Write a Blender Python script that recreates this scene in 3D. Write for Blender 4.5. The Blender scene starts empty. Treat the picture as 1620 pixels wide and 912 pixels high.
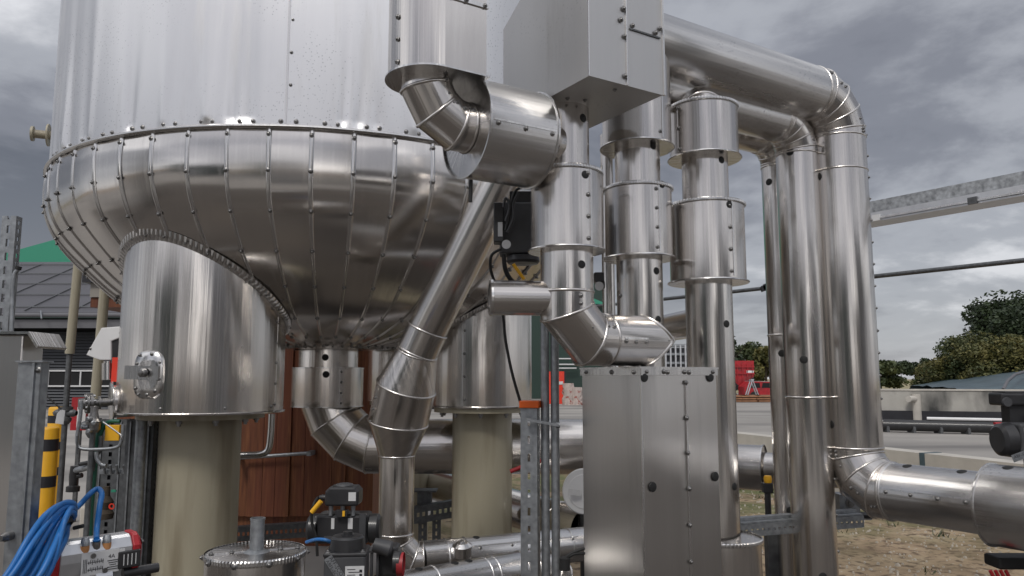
import bpy, math, random
from mathutils import Vector, Matrix, Quaternion, noise
random.seed(7)
V = Vector
sc = bpy.context.scene
col = sc.collection
R = math.radians
# ---------------------------------------------------------------- camera
CAM = V((0, 0, 1.65)); PITCH = R(6.8); FPX = 1200.0
cd = bpy.data.cameras.new('camera'); cam = bpy.data.objects.new('camera', cd); col.objects.link(cam)
cam.location = CAM; cam.rotation_euler = (R(90) + PITCH, 0, 0)
cd.sensor_width = 36; cd.lens = 36 * FPX / 1620; cd.clip_end = 3000; cd.clip_start = .05
sc.camera = cam
# ---------------------------------------------------------------- light, sky, exposure
SUN_EL, SUN_AZ = R(48), R(200)          # azimuth measured clockwise from +Y: behind the camera, a little left
w = bpy.data.worlds.new('World'); sc.world = w; w.use_nodes = True
nt = w.node_tree; nt.nodes.clear()
def N(nt, t, **k):
    n = nt.nodes.new(t)
    for a, b in k.items(): setattr(n, a, b)
    return n
def L(nt, a, b): nt.links.new(a, b)
def mth(nt, op, a, b=None, c=None, clamp=False):
    n = N(nt, 'ShaderNodeMath', operation=op, use_clamp=clamp)
    for i, x in enumerate((a, b, c)):
        if x is None: continue
        if hasattr(x, 'is_linked'): L(nt, x, n.inputs[i])
        else: n.inputs[i].default_value = x
    return n.outputs[0]
def ramp(nt, fac, stops, interp='LINEAR'):
    n = N(nt, 'ShaderNodeValToRGB'); n.color_ramp.interpolation = interp
    el = n.color_ramp.elements
    while len(el) < len(stops): el.new(.5)
    for e, (p, c) in zip(el, stops):
        e.position = p; e.color = (c, c, c, 1) if isinstance(c, (int, float)) else (*c, 1)
    L(nt, fac, n.inputs[0]); return n.outputs[0]
def mixc(nt, fac, a, b, mode='MIX'):
    n = N(nt, 'ShaderNodeMix', data_type='RGBA', blend_type=mode)
    for s, x in ((n.inputs[0], fac), (n.inputs[6], a), (n.inputs[7], b)):
        if hasattr(x, 'is_linked'): L(nt, x, s)
        else: s.default_value = x if isinstance(x, (int, float)) else (*x, 1)
    return n.outputs[2]
out = N(nt, 'ShaderNodeOutputWorld')
sky = N(nt, 'ShaderNodeTexSky', sky_type='NISHITA', sun_disc=False, sun_elevation=SUN_EL, sun_rotation=SUN_AZ)
b1 = N(nt, 'ShaderNodeBackground'); b1.inputs[1].default_value = .08; L(nt, sky.outputs[0], b1.inputs[0])
tc = N(nt, 'ShaderNodeTexCoord'); sx = N(nt, 'ShaderNodeSeparateXYZ'); L(nt, tc.outputs['Generated'], sx.inputs[0])
zz = mth(nt, 'ADD', mth(nt, 'MAXIMUM', sx.outputs[2], 0.0), .22)
cx = N(nt, 'ShaderNodeCombineXYZ'); L(nt, mth(nt, 'DIVIDE', sx.outputs[0], zz), cx.inputs[0]); L(nt, mth(nt, 'DIVIDE', sx.outputs[1], zz), cx.inputs[1])
cx.inputs[2].default_value = 3.3
n1 = N(nt, 'ShaderNodeTexNoise'); n1.inputs['Scale'].default_value = 1.05; n1.inputs['Detail'].default_value = 9; n1.inputs['Roughness'].default_value = .56; n1.inputs['Distortion'].default_value = .2
L(nt, cx.outputs[0], n1.inputs['Vector'])
n2 = N(nt, 'ShaderNodeTexNoise'); n2.inputs['Scale'].default_value = .33; n2.inputs['Detail'].default_value = 4; L(nt, cx.outputs[0], n2.inputs['Vector'])
cl = mth(nt, 'ADD', mth(nt, 'MULTIPLY', n1.outputs[0], .6), mth(nt, 'MULTIPLY', n2.outputs[0], .4))
cc = ramp(nt, cl, [(.40, (.075, .08, .095)), (.47, (.135, .14, .16)), (.53, (.24, .248, .27)), (.60, (.50, .503, .52))], 'EASE')
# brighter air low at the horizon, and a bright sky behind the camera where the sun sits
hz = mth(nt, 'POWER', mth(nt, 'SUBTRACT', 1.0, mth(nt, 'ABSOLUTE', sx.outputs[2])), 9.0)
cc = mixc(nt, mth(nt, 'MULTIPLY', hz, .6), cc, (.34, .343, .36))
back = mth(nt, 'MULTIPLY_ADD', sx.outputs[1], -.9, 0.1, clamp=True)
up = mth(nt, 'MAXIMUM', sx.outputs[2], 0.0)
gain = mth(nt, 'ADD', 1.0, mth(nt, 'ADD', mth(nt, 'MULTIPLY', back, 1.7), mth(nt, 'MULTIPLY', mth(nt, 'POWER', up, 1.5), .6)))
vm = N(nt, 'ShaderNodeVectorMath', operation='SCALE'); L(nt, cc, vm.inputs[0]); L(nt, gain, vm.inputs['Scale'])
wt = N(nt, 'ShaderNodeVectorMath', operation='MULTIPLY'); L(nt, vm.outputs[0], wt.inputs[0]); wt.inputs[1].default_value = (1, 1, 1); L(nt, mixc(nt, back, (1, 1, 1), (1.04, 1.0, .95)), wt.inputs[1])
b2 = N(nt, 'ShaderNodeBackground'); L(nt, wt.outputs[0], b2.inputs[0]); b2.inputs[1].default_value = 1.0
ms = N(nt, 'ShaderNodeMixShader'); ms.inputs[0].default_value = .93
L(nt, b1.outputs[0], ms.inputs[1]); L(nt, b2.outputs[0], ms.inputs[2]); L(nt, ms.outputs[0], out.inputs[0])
sl = bpy.data.lights.new('sun', 'SUN'); sl.energy = .9; sl.angle = R(14); sl.color = (1, .96, .9)
so = bpy.data.objects.new('sun', sl); col.objects.link(so)
sd = V((math.sin(SUN_AZ) * math.cos(SUN_EL), math.cos(SUN_AZ) * math.cos(SUN_EL), math.sin(SUN_EL)))
so.rotation_euler = sd.to_track_quat('Z', 'Y').to_euler(); so.location = (0, -10, 20)
sc.view_settings.view_transform = 'Standard'; sc.view_settings.look = 'None'; sc.view_settings.exposure = .6; sc.view_settings.gamma = 1
sc.view_settings.use_curve_mapping = False
# ---------------------------------------------------------------- helpers
FW = V((0, math.cos(PITCH), math.sin(PITCH))); UP = V((0, -math.sin(PITCH), math.cos(PITCH)))
def C(px, py, Y):
    d = FW + V((1, 0, 0)) * ((px - 810) / FPX) + UP * ((456 - py) / FPX)
    return CAM + d * (Y / d.y)
def CZ(px, py, z):
    d = FW + V((1, 0, 0)) * ((px - 810) / FPX) + UP * ((456 - py) / FPX)
    return CAM + d * ((z - CAM.z) / d.z)
def Z(py, Y, px=810): return C(px, py, Y).z
UX = V((.848, .53, 0)); UW = V((-.53, .848, 0)); UZ = V((0, 0, 1))
ROOT = {}; SCREWS = {}
class MB:
    def __init__(s): s.v = []; s.f = []; s.uv = []; s.sm = []
    def face(s, idx, uvs=None, smooth=False):
        s.f.append(tuple(idx)); s.sm.append(smooth)
        if uvs is None:
            a, b, c = (s.v[i] for i in idx[:3]); n = (b - a).cross(c - a)
            n = n.normalized() if n.length > 1e-12 else UZ
            t = UZ.cross(n); t = t.normalized() if t.length > .1 else V((1, 0, 0)); bt = n.cross(t)
            uvs = [(s.v[i].dot(t), s.v[i].dot(bt)) for i in idx]
        s.uv.append(uvs)
    def add(s, pts):
        i = len(s.v); s.v += [V(p) for p in pts]; return list(range(i, i + len(pts)))
    def hexa(s, p):      # 8 points: bottom 4 ccw, top 4
        i = s.add(p)
        for q in ((3, 2, 1, 0), (4, 5, 6, 7), (0, 1, 5, 4), (1, 2, 6, 5), (2, 3, 7, 6), (3, 0, 4, 7)): s.face([i[k] for k in q])
        return s
    def box(s, c, e1, e2, e3):   # centre and three half-extent vectors
        c = V(c); e1, e2, e3 = V(e1), V(e2), V(e3)
        return s.hexa([c - e1 - e2 - e3, c + e1 - e2 - e3, c + e1 + e2 - e3, c - e1 + e2 - e3, c - e1 - e2 + e3, c + e1 - e2 + e3, c + e1 + e2 + e3, c - e1 + e2 + e3])
    def abox(s, x0, x1, y0, y1, z0, z1):
        return s.box(((x0 + x1) / 2, (y0 + y1) / 2, (z0 + z1) / 2), ((x1 - x0) / 2, 0, 0), (0, (y1 - y0) / 2, 0), (0, 0, (z1 - z0) / 2))
    def prism(s, poly, ext):
        n = len(poly); poly = [V(p) for p in poly]; ext = V(ext); a = s.add(poly); b = s.add([p + ext for p in poly])
        s.face(a[::-1]); s.face(b)
        for k in range(n):
            j = (k + 1) % n; s.face([a[k], a[j], b[j], b[k]])
        return s
    def strip(s, A, B, uA, uB, vA, vB, smooth=True, closed=True):
        n = len(A)
        for k in range(n if closed else n - 1):
            j = (k + 1) % n; k2 = k + 1
            s.face([A[k], A[j], B[j], B[k]], [(uA * k / n, vA), (uA * k2 / n, vA), (uB * k2 / n, vB), (uB * k / n, vB)], smooth)
    def sweep(s, pts, rad, n=36, caps=(False, False), crease=.12, t0=None, t1=None, v0=0.0):
        pts = [V(p) for p in pts]; m = len(pts)
        if isinstance(rad, (int, float)): rad = [rad] * m
        ds = [(pts[i + 1] - pts[i]).normalized() for i in range(m - 1)]
        a = (V((0, 1, 0)) if abs(ds[0].z) > .9 else V((0, 0, -1))); a = (a - ds[0] * a.dot(ds[0])).normalized()
        prev = None; rings = []; vv = v0; old = ds[0]
        for i in range(m - 1):
            d = ds[i]
            if i: a = (old.rotation_difference(d) @ a); a = (a - d * a.dot(d)).normalized()
            old = d; b = d.cross(a)
            nS = (V(t0) if t0 is not None else d) if i == 0 else (ds[i - 1] + d).normalized()
            nE = (V(t1) if t1 is not None else d) if i == m - 2 else (d + ds[i + 1]).normalized()
            def ring(P, r, nn):
                o_ = []
                for k in range(n):
                    t = 2 * math.pi * k / n; o = a * (math.cos(t) * r) + b * (math.sin(t) * r)
                    o_.append(P + o - d * (o.dot(nn) / d.dot(nn)))
                return o_
            rs = ring(pts[i], rad[i], nS); re = ring(pts[i + 1], rad[i + 1], nE)
            if i == 0: rings.append(rs)
            rings.append(re)
            sh = prev is not None and ds[i - 1].angle(d) < crease and abs((rad[i + 1] - rad[i]) - (rad[i] - rad[i - 1])) < .02
            A = prev if sh else s.add(rs); B = s.add(re)
            l = (pts[i + 1] - pts[i]).length
            s.strip(A, B, 2 * math.pi * rad[i], 2 * math.pi * rad[i + 1], vv, vv + l); vv += l
            if i == 0 and caps[0]: s.face(s.add(rs)[::-1])
            if i == m - 2 and caps[1]: s.face(s.add(re))
            prev = B
        return rings
    def rev(s, A, B, prof, n=36, crease=.45):    # profile of (distance along A->B, radius)
        A, B = V(A), V(B); d = (B - A).normalized()
        a = (V((0, 1, 0)) if abs(d.z) > .9 else V((0, 0, -1))); a = (a - d * a.dot(d)).normalized(); b = d.cross(a)
        prev = None; pd = None; vv = 0
        for (s0, r0), (s1, r1) in zip(prof, prof[1:]):
            mk = lambda ss, rr: [A + d * ss + (a * math.cos(2 * math.pi * k / n) + b * math.sin(2 * math.pi * k / n)) * max(rr, 1e-4) for k in range(n)]
            e = V((s1 - s0, r1 - r0)); 
            sh = prev is not None and e.length > 1e-9 and pd.length > 1e-9 and e.angle(pd) < crease
            I = prev if sh else s.add(mk(s0, r0)); J = s.add(mk(s1, r1))
            u = 2 * math.pi * max(r0, r1); s.strip(I, J, u, u, vv, vv + e.length); vv += e.length; prev = J; pd = e
        return s
    def bead(s, ring, d, h=.004, w=.006):
        n = len(ring); c = sum(ring, V()) / n; d = V(d).normalized()
        prof = [(-w, -.001), (-w * .6, h * .8), (0, h), (w * .6, h * .8), (w, -.001)]
        L_ = []
        for (t, q) in prof:
            L_.append(s.add([p + d * t + (p - c).normalized() * q for p in ring]))
        for A, B in zip(L_, L_[1:]): s.strip(A, B, .1, .1, 0, .01)
def mesh(name, mb, mat, loc=V()):
    me = bpy.data.meshes.new(name); me.from_pydata([tuple(p - loc) for p in mb.v], [], mb.f)
    uvl = me.uv_layers.new(name='UVMap'); fl = []
    for u in mb.uv:
        for q in u: fl += [q[0], q[1]]
    uvl.data.foreach_set('uv', fl); me.polygons.foreach_set('use_smooth', mb.sm)
    me.materials.append(mat); me.update(); return me
def thing(name, label, cat, loc=(0, 0, 0), group=None):
    o = bpy.data.objects.new(name, None); o.empty_display_size = .1; o.location = loc; col.objects.link(o)
    o['label'] = label; o['category'] = cat
    if group: o['group'] = group
    ROOT[o.name] = V(loc); return o
def part(name, mb, mat, parent, label=None):
    loc = ROOT[parent.name]; o = bpy.data.objects.new(name, mesh(name, mb, mat, loc)); col.objects.link(o); o.parent = parent
    ROOT[o.name] = loc
    if label: o['label'] = label
    return o
def solo(name, mb, mat, label, cat, loc=(0, 0, 0), group=None):
    loc = V(loc); o = bpy.data.objects.new(name, mesh(name, mb, mat, loc)); o.location = loc; col.objects.link(o)
    o['label'] = label; o['category'] = cat
    if group: o['group'] = group
    ROOT[o.name] = loc; return o
def struct(name, mb, mat, loc=(0, 0, 0)):
    o = bpy.data.objects.new(name, mesh(name, mb, mat, V(loc))); o.location = loc; col.objects.link(o); o['kind'] = 'structure'; return o
def arc(A, Cn, B, segs):     # circular arc tangent to A->Cn and Cn->B, |A-Cn| = |B-Cn|
    A, Cn, B = V(A), V(Cn), V(B); d0 = (Cn - A).normalized(); d1 = (B - Cn).normalized(); th = d0.angle(d1); l = (Cn - A).length
    r = l / math.tan(th / 2); nrm = (d1 - d0 * d1.dot(d0)).normalized(); O = A + nrm * r
    # gored elbow: mitre points on tangents; straight halves at the two ends
    pts = [A]
    for k in range(segs):
        t = th * (k + .5) / segs; rr = r / math.cos(th / segs / 2)
        pts.append(O + (-nrm * math.cos(t) + d0 * math.sin(t)) * rr)
    return pts + [B]
# ---------------------------------------------------------------- materials
def newmat(name):
    m = bpy.data.materials.new(name); m.use_nodes = True; t = m.node_tree; b = t.nodes['Principled BSDF']; return m, t, b
def setin(b, **k):
    for a, x in k.items():
        s = b.inputs[a.replace('_', ' ')]
        s.default_value = (*x, 1) if isinstance(x, tuple) else x
def steel(name, base=(.665, .635, .605), rough=.18, aniso=.9, drops=0.0, wave=.3, streak=1.0, spread=.1, objwave=False, cs=1.0):
    m, t, b = newmat(name); setin(b, Metallic=1.0, Anisotropic=aniso)
    tcn = N(t, 'ShaderNodeTexCoord'); tg = N(t, 'ShaderNodeTangent', direction_type='UV_MAP'); L(t, tg.outputs[0], b.inputs['Tangent'])
    b.inputs['Anisotropic Rotation'].default_value = ANROT
    def nz(vec, sc_, scl, det=3, rg=.5):
        mp = N(t, 'ShaderNodeMapping'); mp.inputs['Scale'].default_value = sc_; L(t, vec, mp.inputs[0])
        n = N(t, 'ShaderNodeTexNoise'); n.inputs['Scale'].default_value = scl; n.inputs['Detail'].default_value = det; n.inputs['Roughness'].default_value = rg; L(t, mp.outputs[0], n.inputs[0]); return n.outputs[0]
    uv = tcn.outputs['UV']; ob = tcn.outputs['Object']
    st = nz(uv, (1, .01, 1), 130, 4, .7); st2 = nz(uv, (1, .012, 1), 24, 3, .55); blot = nz(ob, (1, 1, 1), 1.6, 4, .55); dirt = nz(uv, (1, .3, 1), 9, 6, .65)
    f = mth(t, 'ADD', mth(t, 'MULTIPLY', st, .5), mth(t, 'MULTIPLY', st2, .5))
    c0 = tuple(x * (1 - .14 * cs) for x in base); c1 = tuple(min(1, x * (1 + .12 * cs)) for x in base)
    c = ramp(t, f, [(.3, c0), (.7, c1)])
    c = mixc(t, mth(t, 'MULTIPLY', ramp(t, dirt, [(.55, 0.0), (.8, 1.0)]), .12), c, tuple(x * .6 for x in base))
    ro = mth(t, 'ADD', rough - spread * .6, mth(t, 'MULTIPLY', mth(t, 'ADD', mth(t, 'MULTIPLY', blot, .6), mth(t, 'MULTIPLY', st2, .4)), spread * 1.3))
    if drops:
        vo = N(t, 'ShaderNodeTexVoronoi'); vo.inputs['Scale'].default_value = 58; L(t, ob, vo.inputs[0])
        msk = mth(t, 'MULTIPLY', ramp(t, vo.outputs[0], [(.14, 1.0), (.24, 0.0)]), ramp(t, nz(ob, (1, 1, 1), 2.3, 2), [(.46, 0.0), (.58, drops)]))
        c = mixc(t, mth(t, 'MULTIPLY', msk, .55), c, (.22, .22, .22)); ro = mth(t, 'SUBTRACT', ro, mth(t, 'MULTIPLY', msk, .1))
    run = nz(uv, (1, .12, 1), 7, 5, .6); rm = mth(t, 'MULTIPLY', ramp(t, run, [(.57, 0.0), (.70, 1.0)]), .28)
    c = mixc(t, rm, c, tuple(x * .55 for x in base)); ro = mth(t, 'ADD', ro, mth(t, 'MULTIPLY', rm, .45))
    sm = ramp(t, nz(ob, (1, 1, 1), 6, 3, .5), [(.5, 0.0), (.75, 1.0)])
    L(t, c, b.inputs['Base Color']); L(t, ro, b.inputs['Roughness'])
    bp1 = N(t, 'ShaderNodeBump'); bp1.inputs['Strength'].default_value = .8 * streak; bp1.inputs['Distance'].default_value = .0035; L(t, st2, bp1.inputs['Height'])
    bp2 = N(t, 'ShaderNodeBump'); bp2.inputs['Strength'].default_value = wave; bp2.inputs['Distance'].default_value = .02
    L(t, nz(ob, (1, 1, 1), 2.4, 0, .4) if objwave else nz(uv, (1, .16, 1), 3.2, 0, .4), bp2.inputs['Height']); L(t, bp1.outputs[0], bp2.inputs['Normal']); L(t, bp2.outputs[0], b.inputs['Normal'])
    return m
ANROT = 0.0
def plain(name, base, rough=.5, metal=0.0, var=.15, vs=8.0, bump=.1, bs=40.0, bd=.003, dark=None, dlo=.55, dhi=.7, ds=5.0, stretch=(1, 1, 1), coat=0.0):
    m, t, b = newmat(name); setin(b, Metallic=metal, Roughness=rough)
    if coat: b.inputs['Coat Weight'].default_value = coat
    tcn = N(t, 'ShaderNodeTexCoord')
    def nz(scl, det=5, stt=(1, 1, 1)):
        mp = N(t, 'ShaderNodeMapping'); mp.inputs['Scale'].default_value = stt; L(t, tcn.outputs['Object'], mp.inputs[0])
        n = N(t, 'ShaderNodeTexNoise'); n.inputs['Scale'].default_value = scl; n.inputs['Detail'].default_value = det; L(t, mp.outputs[0], n.inputs[0]); return n.outputs[0]
    c = ramp(t, nz(vs, 6, stretch), [(.3, tuple(x * (1 - var) for x in base)), (.7, tuple(min(1, x * (1 + var)) for x in base))])
    if dark: c = mixc(t, ramp(t, nz(ds, 7, stretch), [(dlo, 0.0), (dhi, 1.0)]), c, dark)
    L(t, c, b.inputs['Base Color'])
    L(t, mth(t, 'ADD', rough - .08, mth(t, 'MULTIPLY', nz(vs * 2), .16)), b.inputs['Roughness'])
    if bump:
        bp = N(t, 'ShaderNodeBump'); bp.inputs['Strength'].default_value = bump; bp.inputs['Distance'].default_value = bd; L(t, nz(bs, 8, stretch), bp.inputs['Height']); L(t, bp.outputs[0], b.inputs['Normal'])
    return m
M = {}
M['steel'] = steel('stainless_cladding')
M['steel_tank'] = steel('stainless_tank', base=(.78, .775, .775), rough=.36, aniso=.6, drops=.7, wave=.8, streak=.0, cs=.12)
M['steel_gore'] = steel('stainless_gores', base=(.68, .655, .63), rough=.18, aniso=.6, wave=.35, spread=.07, streak=.06, objwave=True, cs=.5)
M['steel_wet'] = steel('stainless_wet', base=(.66, .65, .64), rough=.22, drops=1.0)
M['steel_flat'] = steel('stainless_sheet', base=(.62, .60, .58), rough=.29, aniso=.6, wave=1.0, streak=.05, objwave=True, cs=.3)
M['steel_dull'] = steel('dull_sheet', base=(.55, .545, .54), rough=.48, aniso=0.2, wave=.6, drops=.6, streak=.0, objwave=True, cs=.15)
M['steel_edge'] = steel('stainless_edges', base=(.68, .67, .66), rough=.22, aniso=0, wave=.1)
M['galv'] = plain('galvanised_steel', (.33, .345, .36), .48, .85, .22, 45, .05)
M['galv_spangle'] = plain('spangled_zinc', (.40, .415, .43), .5, .7, .38, 38, .05)
M['galv_dark'] = plain('weathered_zinc', (.14, .145, .15), .55, .7, .25, 30, .05)
M['screw'] = plain('screw_metal', (.24, .235, .23), .38, .9, .2, 90, 0)
M['rubber'] = plain('black_rubber', (.012, .012, .012), .6, 0, .2, 20, 0)
M['plastic'] = plain('black_plastic', (.022, .022, .024), .45, 0, .25, 12, .1, 120, .001, coat=.2)
M['plastic_grey'] = plain('dark_grey_plastic', (.055, .056, .06), .5, 0, .2, 12, .1, 100, .001)
M['beige'] = plain('beige_paint', (.38, .345, .255), .42, 0, .08, 2.5, .05, 60, .001, dark=(.21, .175, .115), dlo=.5, dhi=.72, ds=7, stretch=(1, 1, .12), coat=.15)
M['yellow'] = plain('yellow_paint', (.80, .42, .02), .45, 0, .08, 6, .03)
M['black'] = plain('black_paint', (.02, .02, .025), .5, 0, .2, 6, 0)
M['blue'] = plain('blue_hose', (.012, .14, .42), .42, 0, .18, 8, .02, dark=(.06, .13, .24), dlo=.55, dhi=.8, ds=14)
M['green'] = plain('green_hose', (.015, .11, .07), .45, 0, .12, 8, .02)
M['red'] = plain('red_paint', (.38, .015, .022), .45, 0, .2, 5, .02, dark=(.12, .03, .03), dlo=.5, dhi=.75, ds=1.5)
M['redbright'] = plain('bright_red_paint', (.75, .05, .025), .45, 0, .08, 5, .02)
M['orange'] = plain('orange_cap', (.75, .12, .01), .45, 0, .08, 20, .02)
M['white'] = plain('white_paint', (.72, .72, .72), .45, 0, .05, 6, .02)
M['label'] = plain('white_label', (.62, .62, .62), .5, 0, .05, 30, 0)
M['alu'] = plain('anodised_aluminium', (.62, .63, .65), .32, .75, .06, 20, .02)
M['amber'] = plain('amber_plastic', (.42, .20, .08), .3, 0, .2, 30, .02)
M['concrete'] = plain('concrete_yard', (.33, .31, .285), .8, 0, .2, .5, .3, 6, .01, dark=(.17, .16, .15), dlo=.48, dhi=.64, ds=.3, stretch=(.3, 1, 1))
M['concrete_wall'] = plain('concrete_wall', (.40, .385, .35), .85, 0, .15, 1.2, .4, 14, .01, dark=(.05, .05, .048), dlo=.53, dhi=.72, ds=.7, stretch=(1.2, 1, .5))
M['concrete_light'] = plain('pale_concrete', (.50, .47, .42), .8, 0, .12, 3, .3, 25, .006)
M['tarp'] = plain('silage_sheet', (.055, .085, .10), .45, 0, .25, 1.2, .5, 3, .05)
M['green_roof'] = plain('green_membrane', (.035, .27, .17), .5, 0, .05, .1, 0)
M['green_wall'] = plain('dark_green_cladding', (.02, .045, .035), .6, 0, .1, .3, .1)
M['hall'] = plain('grey_hall_cladding', (.12, .12, .13), .6, 0, .08, .5, .1)
M['hall_dark'] = plain('dark_interior', (.008, .008, .009), .8, 0, .1, 1, 0)
M['shutter'] = plain('grey_shutter', (.11, .115, .125), .5, .2, .08, .5, 0)
M['solar'] = plain('solar_panels', (.07, .067, .075), .4, 0, .15, .4, 0)
M['fascia'] = plain('beige_fascia', (.30, .28, .25), .7, 0, .1, 2, .1)
M['bark'] = plain('bark', (.07, .055, .04), .9, 0, .2, 3, .5, 9, .03)
def leafmat(name, a, b_, vs=.6):
    m, t, b = newmat(name); setin(b, Roughness=.6)
    tcn = N(t, 'ShaderNodeTexCoord'); n = N(t, 'ShaderNodeTexNoise'); n.inputs['Scale'].default_value = vs; n.inputs['Detail'].default_value = 8; L(t, tcn.outputs['Object'], n.inputs[0])
    L(t, ramp(t, n.outputs[0], [(.38, a), (.62, b_)]), b.inputs['Base Color']); return m
M['leaf_dark'] = leafmat('dark_leaves', (.018, .032, .012), (.035, .055, .018))
M['leaf_mid'] = leafmat('mid_leaves', (.035, .055, .02), (.075, .09, .03))
M['leaf_olive'] = leafmat('olive_leaves', (.05, .065, .02), (.16, .14, .04))
def ground_mat():
    m, t, b = newmat('gravelly_earth'); setin(b, Roughness=.95)
    tcn = N(t, 'ShaderNodeTexCoord'); ob = tcn.outputs['Object']
    def nz(s_, d=6):
        n = N(t, 'ShaderNodeTexNoise'); n.inputs['Scale'].default_value = s_; n.inputs['Detail'].default_value = d; n.inputs['Roughness'].default_value = .62; L(t, ob, n.inputs[0]); return n.outputs[0]
    c = ramp(t, nz(1.5, 8), [(.3, (.17, .12, .07)), (.5, (.33, .24, .15)), (.7, (.46, .36, .24))])
    c = mixc(t, ramp(t, nz(9), [(.5, 0.0), (.62, 1.0)]), c, (.12, .08, .05))
    vo = N(t, 'ShaderNodeTexVoronoi'); vo.inputs['Scale'].default_value = 16; L(t, ob, vo.inputs[0])
    c = mixc(t, mth(t, 'MULTIPLY', ramp(t, vo.outputs[0], [(.1, 1.0), (.2, 0.0)]), ramp(t, nz(3), [(.45, 0.0), (.6, 1.0)])), c, (.48, .44, .38))
    sp = N(t, 'ShaderNodeSeparateXYZ'); L(t, ob, sp.inputs[0])
    gm = mth(t, 'MULTIPLY', ramp(t, nz(1.1), [(.42, 0.0), (.56, 1.0)]), ramp(t, mth(t, 'DIVIDE', sp.outputs[1], 30.0), [(.22, 0.0), (.34, .85)]))
    c = mixc(t, gm, c, (.10, .12, .04))
    L(t, c, b.inputs['Base Color'])
    bp = N(t, 'ShaderNodeBump'); bp.inputs['Strength'].default_value = .9; bp.inputs['Distance'].default_value = .03; L(t, nz(14, 9), bp.inputs['Height']); L(t, bp.outputs[0], b.inputs['Normal'])
    return m
M['ground'] = ground_mat()
M['unseen_dark_ground'] = plain('reflected_dark_ground', (.09, .078, .068), .85, 0, .3, 1.2, .4, 30, .008, dark=(.12, .10, .08), dlo=.55, dhi=.7, ds=.8)
M['straw'] = plain('stubble_field', (.30, .26, .15), .95, 0, .15, .05, 0, stretch=(.2, 1, 1))
def wood_mat():
    m, t, b = newmat('red_brown_boards'); setin(b, Roughness=.65)
    tcn = N(t, 'ShaderNodeTexCoord'); mp = N(t, 'ShaderNodeMapping'); mp.inputs['Scale'].default_value = (1, 1, .06); L(t, tcn.outputs['Object'], mp.inputs[0])
    n = N(t, 'ShaderNodeTexNoise'); n.inputs['Scale'].default_value = 40; n.inputs['Detail'].default_value = 6; L(t, mp.outputs[0], n.inputs[0])
    g = N(t, 'ShaderNodeTexNoise'); g.inputs['Scale'].default_value = 5; L(t, mp.outputs[0], g.inputs[0])
    c = ramp(t, n.outputs[0], [(.3, (.08, .024, .008)), (.55, (.16, .056, .018)), (.75, (.26, .105, .038))])
    c = mixc(t, mth(t, 'MULTIPLY', ramp(t, g.outputs[0], [(.4, 0.0), (.6, 1.0)]), .5), c, (.15, .035, .02))
    vo = N(t, 'ShaderNodeTexVoronoi'); vo.inputs['Scale'].default_value = 3.2; mp2 = N(t, 'ShaderNodeMapping'); mp2.inputs['Scale'].default_value = (1, 1, .45); L(t, tcn.outputs['Object'], mp2.inputs[0]); L(t, mp2.outputs[0], vo.inputs[0])
    c = mixc(t, ramp(t, vo.outputs[0], [(.05, 1.0), (.09, 0.0)]), c, (.04, .012, .008))
    L(t, c, b.inputs['Base Color']); return m
M['wood'] = wood_mat()
# ---------------------------------------------------------------- screws, plugs, seams
def screw_mb():
    m = MB(); m.rev((0, 0, 0), (0, 0, 1), [(0, .0085), (.0015, .0085), (.003, .0055), (.0035, .0048), (.0062, .0044), (.0078, .0028), (.0082, 0)], 10, .5); return m
SCREW_ME = None
JR = random.Random(11)
def screw(root, p, n, s=1.0):
    n = V(n).normalized() + V((JR.gauss(0, .05), JR.gauss(0, .05), JR.gauss(0, .05))); s *= JR.uniform(.9, 1.08); p = V(p) + n.orthogonal().normalized() * JR.uniform(-.002, .002)
    SCREWS.setdefault(root.name, (root, []))[1].append((V(p), V(n).normalized(), s))
def finish_screws():
    me0 = mesh('screw', screw_mb(), M['screw'])
    for root, lst in SCREWS.values():
        loc = ROOT[root.name]; lst.sort(key=lambda q: (q[0] - CAM).length - 1.5 * (q[1].dot((CAM - q[0]).normalized()) > -.1))
        lim = 90
        for p, n, s in lst[:lim]:
            o = bpy.data.objects.new('screw', me0); col.objects.link(o); o.parent = root
            o.location = p - loc; o.rotation_mode = 'QUATERNION'; o.rotation_quaternion = n.to_track_quat('Z', 'Y'); o.scale = (s, s, s)
        rest = lst[lim:]
        if rest:
            m = MB(); b0 = screw_mb()
            for p, n, s in rest:
                q = n.to_track_quat('Z', 'Y'); off = len(m.v); m.v += [p + q @ (x * s) for x in b0.v]
                m.f += [tuple(i + off for i in f) for f in b0.f]; m.uv += b0.uv; m.sm += b0.sm
            o = part('screws', m, M['screw'], root); o['kind'] = 'stuff'
def dirk(A, B, k, p=None):   # direction perpendicular to the axis A-B: k=0 straight at the camera, +1 to the right in the picture
    A, B = V(A), V(B); d = (B - A).normalized(); p = (A + B) / 2 if p is None else V(p)
    c = CAM - p; c = (c - d * c.dot(d)).normalized(); s = c.cross(d)
    if abs(d.z) > .7: 
        s = V((0, 0, 1)).cross(c).normalized()
    elif s.z < 0: s = -s     # for lying pipes +1 is up
    k = max(-1.15, min(1.15, k)); t = k * math.pi / 2 if abs(k) > 1 else math.asin(k)
    return (c * math.cos(t) + s * math.sin(t)).normalized()
def plug(root, A, B, r, p, k, size=.013):
    n = dirk(A, B, k, p); q = V(p) + n * r
    m = MB(); m.rev(q - n * .004, q + n, [(0, size * .95), (.0035, size * 1.15), (.005, size * 1.1), (.0062, size * .8), (.0068, size * .4), (.007, 0)], 16, .6)
    part('plug', m, M['rubber'], root)
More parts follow.
